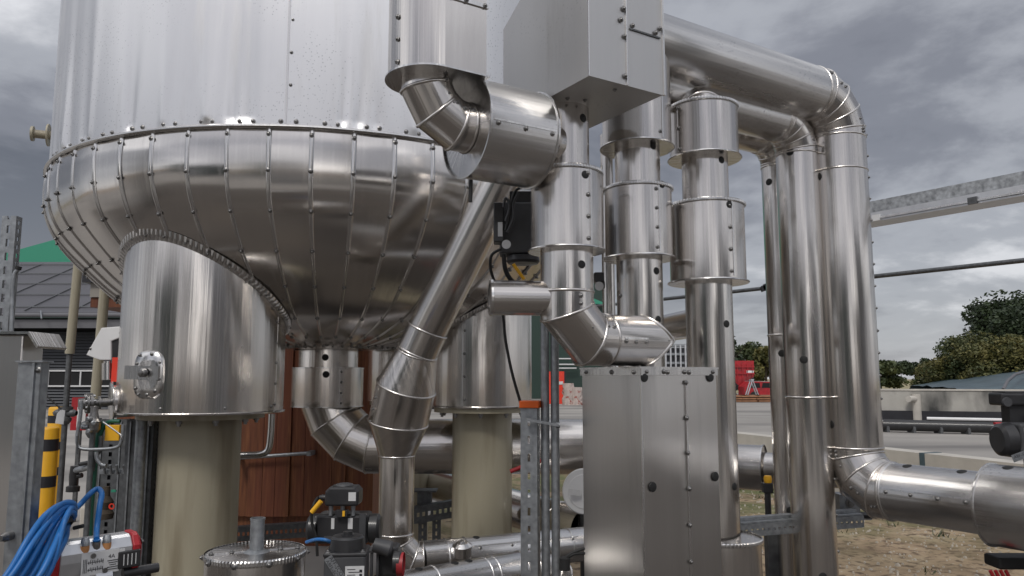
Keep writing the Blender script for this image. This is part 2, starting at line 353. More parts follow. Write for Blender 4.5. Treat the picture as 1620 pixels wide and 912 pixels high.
def seam(root, A, B, r, k, n, mat='steel_edge', w=.006, ends=(.06, .94)):   # lap seam along a cylinder with n screws
    A, B = V(A), V(B); nd = dirk(A, B, k); d = (B - A).normalized(); s = d.cross(nd)
    m = MB(); m.box((A + B) / 2 + nd * (r + .0005), d * (B - A).length / 2, s * w / 2, nd * .0018); part('seam', m, M[mat], root)
    off = s * .012 * (1 if k < 0.5 else -1)
    for i in range(n):
        t = ends[0] + (ends[1] - ends[0]) * (i / (n - 1) if n > 1 else .5); q = A + (B - A) * t + nd * r + off; nn = (nd * r + off).normalized()
        screw(root, A + (B - A) * t + nn * r, nn)
def collar(m, c, d, r, n=70, h=.007, w=.016):    # pleated trim band round a cylinder end
    d = V(d).normalized(); a = (V((0, 1, 0)) if abs(d.z) > .9 else V((0, 0, 1))); a = (a - d * a.dot(d)).normalized(); b = d.cross(a)
    rows = []
    for t in (-w / 2, -w / 4, w / 4, w / 2):
        rr = []
        for k in range(n * 4):
            th = 2 * math.pi * k / (n * 4); q = (h if (k // 2) % 2 else h * .25) if abs(t) < w * .4 else 0
            rr.append(V(c) + d * t + (a * math.cos(th) + b * math.sin(th)) * (r + q))
        rows.append(m.add(rr))
    for A, B in zip(rows, rows[1:]): m.strip(A, B, 1, 1, 0, .01, smooth=False)
def tube(root, A, B, r, mat='steel', name='pipe_section', n=40, caps=(False, False), beads=()):
    m = MB(); A, B = V(A), V(B); rg = m.sweep([A, B], r, n, caps); d = (B - A).normalized()
    for t in beads: m.bead([p + d * ((B - A).length * t) for p in rg[0]], d)
    return part(name, m, M[mat], root)
def elbow(root, A, Cn, B, r, segs=3, mat='steel', name='elbow', screws=0, k=.5, endbeads=True):
    pts = arc(A, Cn, B, segs); m = MB()
    t0 = (V(Cn) - V(A)).normalized(); t1 = (V(B) - V(Cn)).normalized()
    rg = m.sweep(pts, r, 40, t0=t0, t1=t1, crease=.02)
    ds = [(q - p).normalized() for p, q in zip(pts, pts[1:])]
    for i, ring in enumerate(rg):
        if (i == 0 or i == len(rg) - 1) and not endbeads: continue
        dd = t0 if i == 0 else t1 if i == len(rg) - 1 else (ds[i - 1] + ds[i]).normalized()
        m.bead(ring, dd)
    e = part(name, m, M[mat], root)
    if screws:
        for p, q in zip(pts, pts[1:]):
            nd = dirk(p, q, k)
            for t in ((.3, .7) if screws > 1 else (.5,)): screw(root, p.lerp(q, t) + nd * r, nd)
    return e
def jacket(root, A, B, r, rin, mat='steel', rimA='lip', rimB='pleat', k=.55, n=4, name='valve_jacket', kseam=None):
    """wide removable jacket round a thinner pipe; A is the lower or left end"""
    A, B = V(A), V(B); Lg = (B - A).length; m = MB()
    prof = [(.004, rin), (.004, r), (Lg - .004, r), (Lg - .004, rin)]
    m.rev(A, B, [(.003, rin - .002), (.003, r)], 48); m.rev(A, B, [(.003, r), (Lg - .003, r)], 64); m.rev(A, B, [(Lg - .003, r), (Lg - .003, rin - .002)], 48)
    o = part(name, m, M[mat], root); d = (B - A).normalized()
    for P, kind, sg in ((A, rimA, 1), (B, rimB, -1)):
        m = MB()
        if kind == 'lip': m.rev(P, P + d, [(-.004, rin), (-.004, r + .009), (-.001, r + .012), (.003, r + .010), (.006, r + .001)], 64, .2)
        elif kind == 'pleat': collar(m, P + d * (sg * .004), d, r + .002)
        else: m.rev(P, P + d, [(-.004, r), (-.003, r + .005), (.003, r + .005), (.004, r)], 64, 1)
        part('rim', m, M['steel_edge'], root)
    if n: seam(root, A + d * .012, B - d * .012, r, k, n)
    return o
# ---------------------------------------------------------------- ground
g = MB(); g.face(g.add([(-1500, -1500, 0), (1500, -1500, 0), (1500, 1500, 0), (-1500, 1500, 0)])); struct('ground', g, M['ground'])
g = MB(); g.face(g.add([(-60, -40, .004), (90, -40, .004), (90, 85, .004), (-60, 85, .004)])); struct('yard', g, M['concrete'])
g = MB(); g.face(g.add([(-9, -2.0, .012), (9, -2.0, .012), (9, 2.2, .012), (5.2, 5.0, .012), (.6, 5.4, .012), (-1.2, 6.0, .012), (-3.0, 6.0, .012), (-3.6, 5.0, .012), (-9, 4.0, .012)])); struct('unseen_dark_ground', g, M['unseen_dark_ground'])  # unseen dark ground, added and sized for the steel's reflections
g = MB(); g.face(g.add([(.7, 2.9, .008), (7.4, 2.9, .008), (3.5, 14.2, .008), (3.0, 16, .008), (-1.0, 16, .008), (-1.0, 6.2, .008), (.1, 5.6, .008)])); struct('dirt', g, M['ground'])
g = MB(); g.face(g.add([(-800, 90, .004), (800, 90, .004), (800, 1200, .004), (-800, 1200, .004)])); struct('field', g, M['straw'])
# ---------------------------------------------------------------- the tank
TC = V((-1.29, 5.35, 0)); camang = math.atan2(-5.35, 1.29); TR = 1.75; ZR = Z(200, 3.6, 400)
tank = thing('insulated_tank', 'huge round stainless tank with a gored bowl bottom, on beige legs', 'tank', TC)
def spline(P, n=8):
    o = []
    for i in range(len(P) - 1):
        p0 = P[max(i - 1, 0)]; p1 = P[i]; p2 = P[i + 1]; p3 = P[min(i + 2, len(P) - 1)]
        for j in range(n):
            t = j / n
            o.append(tuple(.5 * (2 * b + (c - a) * t + (2 * a - 5 * b + 4 * c - d) * t * t + (3 * b - a - 3 * c + d) * t ** 3) for a, b, c, d in zip(p0, p1, p2, p3)))
    return o + [tuple(P[-1])]
DOME = spline([(0.0, TR + .004), (-.1, TR + .016), (-.22, TR + .008), (-.34, TR - .035), (-.47, TR - .12), (-.60, TR - .24), (-.735, TR - .41), (-.865, TR - .64), (-.96, TR - .94), (-1.015, TR - 1.24), (-1.03, .24)], 6)
def dome_z(r):
    for (z0, r0), (z1, r1) in zip(DOME[6:], DOME[7:]):
        if r1 <= r <= r0: return ZR + z0 + (z1 - z0) * (r0 - r) / max(r0 - r1, 1e-6)
    return ZR - .15 if r > TR - .1 else ZR - 1.02
m = MB(); NT = 160
rd = random.Random(4); dents = [(camang + rd.uniform(-1.6, 1.6), rd.uniform(.02, .05), rd.uniform(.12, .5), rd.choice((-1, -1, 1)) * rd.uniform(.007, .02)) for _ in range(34)] + [(camang - .62, .03, .5, -.02), (camang - .50, .022, .35, .012), (camang - .95, .022, 3, -.014), (camang - 1.1, .03, 3, .014), (camang - .8, .02, 2, .01), (camang + .35, .02, .8, -.012), (camang + .05, .02, .5, .01)]
zs_ = [.012 + 3.19 * (i / 60) ** 1.8 for i in range(61)]; n_ = 720; pr = None
for z_ in zs_:
    rw = []
    for k in range(n_):
        a = 2 * math.pi * k / n_; o = 0
        for (da_, wd_, hh_, am_) in dents:
            q = (a - da_ + math.pi) % (2 * math.pi) - math.pi
            if abs(q) < wd_ * 3.2: o += am_ * math.exp(-(q / (wd_ * (.35 + z_ * 1.5))) ** 2) * math.exp(-z_ / hh_) * min(1, z_ / .05)
        rw.append(TC + V((math.cos(a) * (TR + o), math.sin(a) * (TR + o), ZR + z_)))
    cu_ = m.add(rw)
    if pr: m.strip(pr, cu_, 11, 11, zl_, z_)
    pr = cu_; zl_ = z_

part('shell', m, M['steel_tank'], tank)
m = MB(); m.rev(TC + UZ * (ZR + 3.2), TC + UZ * 9, [(0, TR), (.0, TR + .05), (.25, TR - .3), (.5, TR - 1.0), (.6, .01)], 90, .6); part('roof', m, M['steel_tank'], tank)
m = MB(); NG = 54
# the bowl: facets belly slightly between the seams
def WAVE(lv, a0_, r): return (.0065 * math.sin(lv * 8.5 + 1.6 * math.sin(a0_ * 2.3) + a0_ * 1.1) + .004 * math.sin(lv * 15 - a0_ * 3 + 2 * math.sin(a0_ * 5))) * min(1, lv * 4) * r / TR
rg_ = random.Random(8); HW = math.pi / NG; ns = 4
arcl = [0.0]
for (z0, r0), (z1, r1) in zip(DOME, DOME[1:]): arcl.append(arcl[-1] + math.hypot(z1 - z0, r1 - r0))
for g_ in range(NG):      # one flat-across sheet per gore, each tilted and bellied a little differently
    tilt = max(-.0035, min(.0035, rg_.gauss(0, .0022))); bel = rg_.gauss(.001, .002); ph = rg_.uniform(0, 6.28); pr = None; a0_ = 2 * math.pi * g_ / NG
    for i_, (z, r) in enumerate(DOME):
        rw = []; lv = arcl[i_]
        for j_ in range(ns + 1):
            t_ = (j_ / ns) * 2 - 1; rr = r * math.cos(HW) / math.cos(HW * t_) - .003 * r / TR + (tilt * t_ * math.sin(lv * 2.1 + ph * .3) + (1 - t_ * t_) * (bel + .0022 * math.sin(lv * 5 + ph))) * r / TR + (.0065 * math.sin(lv * 8.5 + 1.6 * math.sin(a0_ * 2.3) + a0_ * 1.1) + .004 * math.sin(lv * 15 - a0_ * 3 + 2 * math.sin(a0_ * 5))) * min(1, lv * 4) * r / TR
            a_ = 2 * math.pi * g_ / NG + HW + HW * t_; rw.append(TC + V((math.cos(a_) * rr, math.sin(a_) * rr, ZR + z)))
        I = m.add(rw)
        if pr: m.strip(I, pr, .2 * r, .2 * r, arcl[i_], arcl[i_ - 1], True, False)
        pr = I
part('bowl', m, M['steel_gore'], tank)
m = MB(); m.rev(TC + UZ * ZR, TC + UZ * 9, [(-.012, TR + .008), (-.012, TR + .018), (-.004, TR + .026), (.006, TR + .022), (.012, TR + .004)], NT, .9); part('trim_ring', m, M['steel_edge'], tank)

for g_ in range(NG):
    a = 2 * math.pi * g_ / NG; da = (a - camang + math.pi) % (2 * math.pi) - math.pi
    if abs(da) > R(112): continue
    e = V((math.cos(a), math.sin(a), 0)); s = V((-math.sin(a), math.cos(a), 0)); m = MB(); pr = None; vv = 0
    for i, (z, r) in enumerate(DOME[:-3]):
        r2 = r + WAVE(arcl[i], a, r)
        j = min(i + 1, len(DOME) - 1); tz, tr_ = DOME[j][0] - z, DOME[j][1] - r; nn = (e * (-tz) + UZ * tr_); nn = nn.normalized() if nn.length > 1e-9 else e
        if nn.dot(e) < 0 and nn.z > 0: nn = -nn
        P = TC + e * (r2 - .002 * r / TR) + UZ * (ZR + z); w_ = .013 * (.45 + .55 * r / TR)
        q = m.add([P - s * w_ - nn * .003, P - s * w_ * .6 + nn * .0045, P + nn * .008, P + s * w_ * .6 + nn * .005, P + s * w_ - nn * .003])
        if pr: m.strip(q, pr, .03, .03, vv + .05, vv, closed=False)
        pr = q; vv += .05
        if i in (3, 12, 21, 29, 36, 43, 49, 54): screw(tank, P + nn * .006, nn, 1.45)
    part('gore_seam', m, M['steel_edge'], tank)
for k in range(NG):
    for dk in (.28 + JR.uniform(-.05, .05), .62 + JR.uniform(-.05, .05)):
        a = 2 * math.pi * (k + dk) / NG; da = (a - camang + math.pi) % (2 * math.pi) - math.pi
        if abs(da) > R(100): continue
        e = V((math.cos(a), math.sin(a), 0)); screw(tank, TC + e * (TR + .001) + UZ * (ZR + .027), e, 1.35)
def tank_seam(px, z0, z1, n):
    A = C(px, 100, 1); d = (A - CAM); d.z = 0; d.normalize(); o = CAM - TC; o.z = 0
    b = o.dot(d); t = -b - math.sqrt(b * b - o.dot(o) + TR * TR); P = CAM + d * t; e = (P - TC); e.z = 0; e.normalize()
    m = MB(); s = e.cross(UZ); m.box(TC + e * (TR + .001) + UZ * (z0 + z1) / 2, s * .005, e * .002, UZ * (z1 - z0) / 2); part('sheet_seam', m, M['steel_edge'], tank)
    for i in range(n): screw(tank, TC + e * TR - s * .018 + UZ * (z0 + .2 + i * .17), e - s * .01)
tank_seam(455, ZR + .014, ZR + 3.1, 12)
# legs
def leg(cx, cy, rped, rclad, zb, front, nb=10):
    P = V((cx, cy, 0)); m = MB(); m.rev(P, P + UZ, [(0, rped + .1), (.02, rped + .1), (.02, rped), (zb + .3, rped)], 64); lg = part('leg', m, M['beige'], tank)
    m = MB(); n = 160; bot = []; top = []; ins = []; outr = []
    for k in range(n):
        a = 2 * math.pi * k / n - .6; e = V((math.cos(a), math.sin(a), 0)); q = P + e * rclad; r = (V((q.x, q.y, 0)) - TC).length
        bot.append(q + UZ * zb); top.append(q + UZ * (dome_z(r) + .02))
    A = m.add(bot); B = m.add(top); m.strip(A, B, 2 * math.pi * rclad, 2 * math.pi * rclad, 0, .9)
    m.rev(P + UZ * zb, P + UZ * 9, [(0, rclad), (0, rped)], 80)
    part('leg_cladding', m, M['steel'], lg)
    m = MB(); m.rev(P + UZ * zb, P + UZ * 9, [(-.006, rclad - .01), (-.004, rclad + .009), (.004, rclad + .011), (.008, rclad + .001)], 100, .8); part('rim', m, M['steel_edge'], lg)
    m = MB(); m.rev(P, P + UZ, [(zb - .035, rped), (zb - .035, rped + .12), (zb - .005, rped + .12)], 64); part('flange', m, M['beige'], lg)
    for k in range(nb):
        a = 2 * math.pi * (k + .5) / nb; q = P + V((math.cos(a), math.sin(a), 0)) * (rped + .075) + UZ * (zb - .035)
        m = MB(); m.rev(q, q - UZ, [(0, .021), (.003, .021), (.003, .0165), (.017, .0165), (.017, .010), (.03, .010), (.03, 0)], 6, .1); part('bolt', m, M['screw'], lg)
    if front:
        # pleated collar that follows the intersection with the bowl
        m = MB(); nn_ = 110 * 4; r0 = []; r1 = []; r2 = []
        for k in range(nn_):
            a = 2 * math.pi * k / nn_; e = V((math.cos(a), math.sin(a), 0)); h = .013 if (k // 2) % 2 else -.002
            q = P + e * (rclad + .002); zz0 = dome_z((V((q.x, q.y, 0)) - TC).length)
            q2 = P + e * (rclad + .030); zz2 = dome_z(min((V((q2.x, q2.y, 0)) - TC).length, TR - .01))
            r0.append(q + UZ * (zz0 - .03)); r1.append(P + e * (rclad + .012 + h) + UZ * ((zz0 + zz2) / 2 - .022)); r2.append(q2 + UZ * (zz2 - .006))
        a0, a1, a2 = m.add(r0), m.add(r1), m.add(r2); m.strip(a0, a1, 1, 1, 0, .01, False); m.strip(a1, a2, 1, 1, 0, .01, False); part('pleated_collar', m, M['steel_edge'], lg)
        for k in range(26):
            a = 2 * math.pi * k / 26; e = V((math.cos(a), math.sin(a), 0)); q = P + e * (rclad + .020); z_ = dome_z((V((q.x, q.y, 0)) - TC).length) - .028
            nd = (e * .8 - UZ * .6).normalized(); screw(lg, V((q.x, q.y, z_)) + nd * .004, nd)
    return lg, P
zb = Z(657, 3.83, 330)
p = C(320, 640, 4.25); leg1, P1_ = leg(p.x, p.y, .212, .430, zb, True)
p = C(763, 640, 5.05); leg2, P2_ = leg(p.x, p.y, .195, .325, zb, True)
leg3, P3_ = leg(TC.x - 1.2, TC.y + .42, .19, .33, zb, False); leg4, P4_ = leg(TC.x + .40, TC.y + 1.15, .19, .33, zb, False)
def seam_on_leg(lg, P, r, k, z0, z1, n):
    seam(lg, P + UZ * z0, P + UZ * z1, r, k, n)
seam_on_leg(leg1, P1_, .430, .86, zb + .01, zb + .52, 5); seam_on_leg(leg2, P2_, .325, -.38, zb + .01, zb + .66, 5)
for k in (-.45, .25, .8): screw(leg1, P1_ + dirk(P1_, P1_ + UZ, k) * .430 + UZ * (zb + .03), dirk(P1_, P1_ + UZ, k))
# inspection plate with clip bracket on the near left leg
def curved_patch(P, r, k0, z0, halfw, halfh, off, rnd, n=40):
    """rounded plate wrapped on the cylinder, as a solid skin"""
    m = MB(); c = dirk(P, P + UZ, k0); s = V((0, 0, 1)).cross(c); ringp = []
    for i in range(n):
        t = 2 * math.pi * i / n; ex = 2 / rnd; x = halfw * math.copysign(abs(math.cos(t)) ** ex, math.cos(t)); y = halfh * math.copysign(abs(math.sin(t)) ** ex, math.sin(t)); ringp.append((x, y))
    def at(x, y, o): 
        th = x / r; d = c * math.cos(th) + s * math.sin(th); return P + d * (r + o) + UZ * (z0 + y)
    b = m.add([at(x * 1.07, y * 1.05, 0) for x, y in ringp]); t = m.add([at(x, y, off) for x, y in ringp]); i2 = m.add([at(x * .6, y * .6, off * 1.02) for x, y in ringp]); i3 = m.add([at(0, 0, off)])
    m.strip(b, t, .3, .3, 0, .01, False); m.strip(t, i2, .3, .3, 0, .05, True)
    for k in range(n): m.face([i2[k], i2[(k + 1) % n], i3[0]], None, True)
    return m, at
zp = Z(593, 3.7, 240); kp = -.60
m, at = curved_patch(P1_, .430, kp, zp, .085, .115, .010, 3.2); plt = part('inspection_plate', m, M['steel_edge'], leg1)
for (x, y) in ((-.05, .098), (.02, .102), (.066, .06), (.068, -.02), (.05, -.08), (.005, -.1), (-.045, -.098), (-.07, -.068), (-.07, .055)):
    q = at(x, y, .010); nd = (at(x, y, 1) - at(x, y, 0)).normalized(); screw(leg1, q, nd, 1.1)
m = MB(); A0 = at(-.105, .012, .045); B0 = at(.07, .008, .020); nd = (at(-.01, 0, 1) - at(-.01, 0, 0)).normalized(); tdir = (B0 - A0).normalized()
m.box((A0 + B0) / 2, tdir * (B0 - A0).length / 2, UZ * .034, nd * .003); part('clip_bracket', m, M['steel_edge'], leg1)
m = MB(); m.rev(at(.0, .01, .03), at(.0, .01, 1), [(0, .022), (.02, .022), (.024, .014), (.03, .012), (.032, 0)], 16); part('clip_bolt', m, M['screw'], leg1)
# nozzle at far left
q = C(74, 214, 4.95); d = V((-.93, -.35, 0)).normalized(); m = MB(); m.rev(q - d * .1, q + d, [(0, .028), (.19, .028), (.19, .012)], 24); m.rev(q - d * .1, q + d, [(.175, .05), (.19, .05), (.19, .01)], 24); m.rev(q - d * .1, q + d, [(.175, .02), (.175, .05)], 24)
m.rev(q - d * .1, q + d, [(.085, .02), (.085, .075), (.095, .075), (.095, .02)], 24); part('nozzle', m, M['beige'], tank)
# ---------------------------------------------------------------- drain pipe below the bowl
def xy(px, py, Y): p = C(px, py, Y); return V((p.x, p.y, 0))
b = V((TC.x, TC.y, 0)); dp = thing('drain_pipe', 'wide clad pipe from the tank bottom, bending right behind the beige pedestal', 'pipe', b)
z1 = Z(582, 5.1, 520); z2 = Z(645, 5.1, 520)
zd = ZR - 1.01; tube(dp, b + UZ * (z1 - .01), b + UZ * (zd + .05), .205)
jacket(dp, b + UZ * z2, b + UZ * z1, .245, .2, rimA='bead', rimB='bead', k=.32, n=4)
plug(dp, b, b + UZ, .205, b + UZ * (z1 + .07), -.1, .02); plug(dp, b, b + UZ, .245, b + UZ * (z1 - .045), -.05, .02)
zc = Z(706, 5.35, 620); Cn = b + UZ * zc; dh = V((1, -.03, 0)).normalized()
be = .40; tube(dp, b + UZ * (zc + be), b + UZ * z2, .185); elbow(dp, b + UZ * (zc + be), Cn, Cn + dh * be, .185, 4)
tube(dp, Cn + dh * be, Cn + dh * 1.95, .185, n=48, beads=(.03, .12, .36, .62, .66, .92)); 
elbow(dp, Cn + dh * 1.95, Cn + dh * 2.25, Cn + dh * 2.25 + V((.16, .25, 0)), .185, 3) if False else None
m = MB(); m.rev(Cn + dh * 1.95, Cn + dh * 3, [(0, .185), (.16, .185), (.2, .17), (.2, .10), (.8, .1)], 48); part('pipe_end', m, M['steel'], dp)
# ---------------------------------------------------------------- diagonal pipe
V0 = C(626, 838, 3.9); V1 = C(626, 722, 3.9); V1 = V((V0.x, V0.y, V1.z)); V2 = C(630, 668, 3.88); V3 = C(643, 612, 3.83); V4 = C(660, 558, 3.78); V5 = C(820, 235, 3.5)
dg = thing('slanting_pipe', 'slanting clad pipe that swells to a double cone, then drops straight down', 'pipe', (V0.x, V0.y, 0))
dd = (V5 - V4).normalized(); V4b = C(676, 522, 3.76)
tube(dg, V4b, V5, .098, n=40); tube(dg, V4, V4b, .103, beads=(0.0, 1.0))
def cone(root, A, B, ra, rb, tA, tB, name='cone', mat='steel'):
    m = MB(); rg = m.sweep([A, B], [ra, rb], 44, t0=tA, t1=tB); m.bead(rg[0], tA); m.bead(rg[1], tB); return part(name, m, M[mat], root)
ta = (V3 - V4).normalized(); tb = ((V2 - V3).normalized() + (V3 - V4).normalized()).normalized(); tcc = ((V1 - V2).normalized() + (V2 - V3).normalized()).normalized()
cone(dg, V4, V3, .103, .150, ta, tb); cone(dg, V3, V2, .150, .150, tb, tcc); cone(dg, V2, V1, .150, .089, tcc, -UZ)
for t in (.15, .35, .6, .85):
    nd = dirk(V4, V3, -.93, V4.lerp(V3, t)); screw(dg, V4.lerp(V3, t) + nd * (.103 + .047 * t), nd)
for t in (.2, .5, .85):
    nd = dirk(V3, V2, -.9, V3.lerp(V2, t)); screw(dg, V3.lerp(V2, t) + nd * .150, nd)
bz = .11; E0 = V((V0.x, V0.y, V0.z - .02)); En = E0 - UZ * bz * 1.2; hd = V((.97, .24, 0)).normalized(); E1 = En + hd * bz * 1.2
tube(dg, E0, V1, .089); elbow(dg, E0, En, E1, .089, 2)
dq = C(862, 842, 4.2); hd2 = (V((dq.x, dq.y, 0)) - V((E1.x, E1.y, 0))).normalized(); F1 = E1 + hd2 * 1.02
tube(dg, E1, F1, .089, 'steel_wet', beads=(.12, .22, .8)); 
seam(dg, E1 + hd2 * .25, E1 + hd2 * .85, .089, .45, 4)
m = MB(); m.rev(F1, F1 + hd2, [(-.05, .12), (.10, .12), (.12, .10), (.12, 0)], 40); m.rev(F1, F1 + hd2, [(-.05, .08), (-.05, .12)], 40); part('end_cap', m, M['steel_wet'], dg)
for t in (.28, .6): plug(dg, E1, F1, .089, E1.lerp(F1, t), .93, .016)
q = E1 + hd2 * .22 + UZ * .05 - V((0, .085, 0)); m = MB(); m.rev(q, q + V((0, -.2, .9)), [(-.03, .05), (.02, .05), (.035, .03), (.035, .012), (.045, .012), (.045, 0)], 20); part('branch_cap', m, M['steel_edge'], dg)
# lower pipe in front
H0 = C(600, 945, 3.1); H1 = C(822, 900, 3.5); lp = thing('low_pipe', 'lowest clad pipe at the bottom edge, ending in an elbow behind the slotted post', 'pipe', (H0.x, H0.y, 0))
hh = (H1 - H0); hh.z = 0; H1.z = H0.z; hh = (H1 - H0).normalized(); tube(lp, H0, H1, .085, 'steel_wet', beads=(.35, .72, .78)); elbow(lp, H1, H1 + hh * .12, H1 + hh * .12 + (hh * .1 - UZ * .07).normalized() * .12, .085, 2)
for t in (.25, .5, .6): plug(lp, H0, H1, .085, H0.lerp(H1, t), .93, .015)
# brown shaded pipe behind
G0 = C(655, 757, 7.0); G1 = C(935, 870, 5.2); G1.z = G0.z; G0 = CZ(655, 757, G0.z); G1 = CZ(930, 838, G0.z)
sp = thing('rear_pipe', 'dull clad pipe low behind the beige leg, running towards the right and the camera', 'pipe', (G0.x, G0.y, 0))
gd = (G1 - G0).normalized(); tube(sp, G0, G1, .125, beads=(.04, .62, .9), caps=(True, False)); m = MB(); m.rev(G0, G0 - gd, [(-.02, .14), (.03, .14), (.03, .06), (.12, .06), (.12, 0)], 32); part('end_flange', m, M['steel_edge'], sp)
G2 = G0 + V((.25, .5, .04)); G3 = G2 + gd * .9
sp2 = thing('rear_pipe', 'short bright pipe end just above the dull pipe, left of the beige leg', 'pipe', (G2.x, G2.y, 0)); tube(sp2, G2, G3, .12, beads=(.1, .3), caps=(True, True))
# ---------------------------------------------------------------- upper run: D-shaped casing, elbow and drum
K1 = xy(896, 330, 2.7); D0 = K1 - UX * .415; D1 = K1 - UX * .15; zD = C(745, 203, 2.48).z
dr = thing('drum_pipe', 'pipe run with half-round casing, elbow and fat sideways drum, hanging at top centre', 'pipe', (D0.x, D0.y, 0))
jacket(dr, D0 + UZ * zD, D1 + UZ * zD, .168, .09, rimA='bead', rimB='bead', k=.28, n=3, name='drum', mat='steel_wet')
m = MB(); A_ = D1 + UZ * zD; B_ = K1 + UZ * zD; m.rev(A_, B_, [(0, .16), (.015, .10), (.10, .075)], 40, 1.2); part('cone', m, M['steel'], dr)
plug(dr, A_, B_, .115, A_ + UX * .03, -.0, .013)
zE = Z(127, 2.4, 690); Ev = K1 - UX * .565; bE = .15
tube(dr, Ev + UZ * (zD + bE), Ev + UZ * (zE + .1), .083)
elbow(dr, Ev + UZ * (zD + bE), Ev + UZ * zD, Ev + UX * bE + UZ * zD, .083, 3, screws=2, k=.75)
m = MB(); pr = []   # D-shaped casing: half circle on the left, flat on the right
for k in range(25):
    t = math.pi / 2 + math.pi * k / 24; pr.append(Ev + UX * (math.cos(t) * .125) + UW * (math.sin(t) * .135))
pr2 = pr + [Ev + UX * .15 - UW * .135, Ev + UX * .15 + UW * .135]
a = m.add([q + UZ * zE for q in pr2]); c_ = m.add([q + UZ * (zE + 1.2) for q in pr2]); n = len(pr2)
for k in range(n):
    j = (k + 1) % n; m.face([a[j], a[k], c_[k], c_[j]], [(k * .02, 0), (k * .02 + .02, 0), (k * .02 + .02, 1.2), (k * .02, 1.2)], k < 24)
m.face(m.add([q + UZ * zE for q in pr2])); part('casing', m, M['steel'], dr)
m = MB(); cen = Ev + UX * .01; big = [cen + (q - cen) * 1.07 for q in pr2]; m.prism([q + UZ * (zE - .006) for q in big], UZ * .006); part('casing_rim', m, M['steel_edge'], dr)
for i in range(6): nd = -UX; screw(dr, Ev + (-UX * .95 - UW * .3).normalized() * .128 + UZ * (zE + .02 + i * .075), -UX * .95 - UW * .3)
q = Ev + UW * -.137 + UX * .15 + UZ * (zE + .24); m = MB(); m.box(Ev + UX * .08 - UW * .137 + UZ * (zE + .235), UX * .075, UW * .004, UZ * .007); part('clamp_strip', m, M['steel_edge'], dr)
for t in (.02, .07, .14): screw(dr, Ev + UX * t - UW * .141 + UZ * (zE + .235), -UW)
# ---------------------------------------------------------------- big bevelled box
Bz = .983 + 1.65; bn = xy(932, 120, 2.385); bn = CZ(932, 120, Bz); bn.z = 0
bx = thing('casing_box', 'large dull sheet-metal box with a chamfered corner, hanging over the pipes at the top edge', 'casing', (bn.x, bn.y, 0))
Lx, Lw = .325, .54; T = 1.0
poly = [bn + UZ * Bz, bn + UX * Lx + UZ * Bz, bn + UX * Lx + UW * Lw + UZ * Bz, bn + UW * Lw + UZ * Bz]
m = MB(); top = Bz + T
zc1 = C(795, 40, 2.8).z; 
prof = [(0, Bz), (Lw, Bz), (Lw, zc1), (Lw - .34, zc1 + .19), (0, zc1 + .32)]
m.prism([bn + UW * a_ + UZ * z_ for a_, z_ in prof][::-1], UX * Lx); part('box_shell', m, M['steel_dull'], bx)
m = MB(); m.box(bn + UX * .16 - UW * .003 + UZ * (Bz + .3), UX * .0025, UW * .003, UZ * .3); part('box_seam', m, M['steel_edge'], bx)
m = MB(); m.box(bn + UX * (Lx + .004) + UZ * (Bz + .33), UX * .004, UW * .006, UZ * .33); part('corner_fold', m, M['steel_edge'], bx)
m = MB(); m.box(bn + UX * -.0 + UZ * (Bz + .33), UX * .002, UW * .002, UZ * .33); part('corner_fold', m, M['steel_edge'], bx)
m = MB(); m.box(bn + UX * .245 - UW * .003 + UZ * (Bz + .205), UX * .07, UW * .002, UZ * .003); part('slot_cover', m, M['galv_dark'], bx)
for (a_, z_) in ((.15, .03), (.15, .17), (.15, .27), (.135, .225), (.19, .22), (.295, .22), (.315, .24)): screw(bx, bn + UX * a_ - UW * .004 + UZ * (Bz + z_), -UW, 1.1)
for (a_, b_) in ((.15, .05), (.12, .18), (.06, .2)): screw(bx, bn + UX * a_ + UW * b_ + UZ * Bz, -UZ)
# ---------------------------------------------------------------- riser 1 (nearest)
def Zc(py, P): return CAM.z + (C(810, py, P.y).z - CAM.z)
def zat(px, py, P): return C(px, py, P.y).z
r1 = .095
p1 = thing('riser_pipe', 'front left riser whose elbow crosses right, with a capped stub on its left', 'pipe', (K1.x, K1.y, 0))
zt = zat(896, 275, K1); zbm = zat(896, 398, K1)
tube(p1, K1 + UZ * (zt - .01), K1 + UZ * (Bz + .05), .085, name='pipe_section'); jacket(p1, K1 + UZ * zbm, K1 + UZ * zt, .129, .07, k=.66, n=4)
plug(p1, K1, K1 + UZ, .129, K1 + UZ * (zt - .035), .52); plug(p1, K1, K1 + UZ, .085, K1 + UZ * zat(921, 196, K1), .75, .014)
zh = zat(960, 536, K1); be = .165
tube(p1, K1 + UZ * (zh + be), K1 + UZ * zbm, r1); plug(p1, K1, K1 + UZ, r1, K1 + UZ * (zbm - .06), .55)
elbow(p1, K1 + UZ * (zh + be), K1 + UZ * zh, K1 + UX * be + UZ * zh, r1, 2, screws=2, k=.5)
K2 = xy(1011, 400, 2.96); d12 = (K2 - K1).normalized(); 
A_ = K1 + UX * be + UZ * zh; L12 = (K2 - K1).length
m = MB(); nn_ = 48; r0 = []; r1_ = []
for k in range(nn_):
    t = 2 * math.pi * k / nn_; o = UW * math.cos(t) * r1 + UZ * math.sin(t) * r1
    r0.append(A_ + o); r1_.append(A_ + o + UX * (L12 - be + .02 - math.sqrt(max(.088 ** 2 - (math.cos(t) * .088) ** 2, 0)) * .9))
a = m.add(r0); c_ = m.add(r1_); m.strip(a, c_, .55, .55, 0, .2); m.bead(r1_, UX, .006, .008); part('saddle_branch', m, M['steel'], p1)
seam(p1, A_ + UX * .02, A_ + UX * .13, r1, .1, 3, ends=(.05, .95)); 
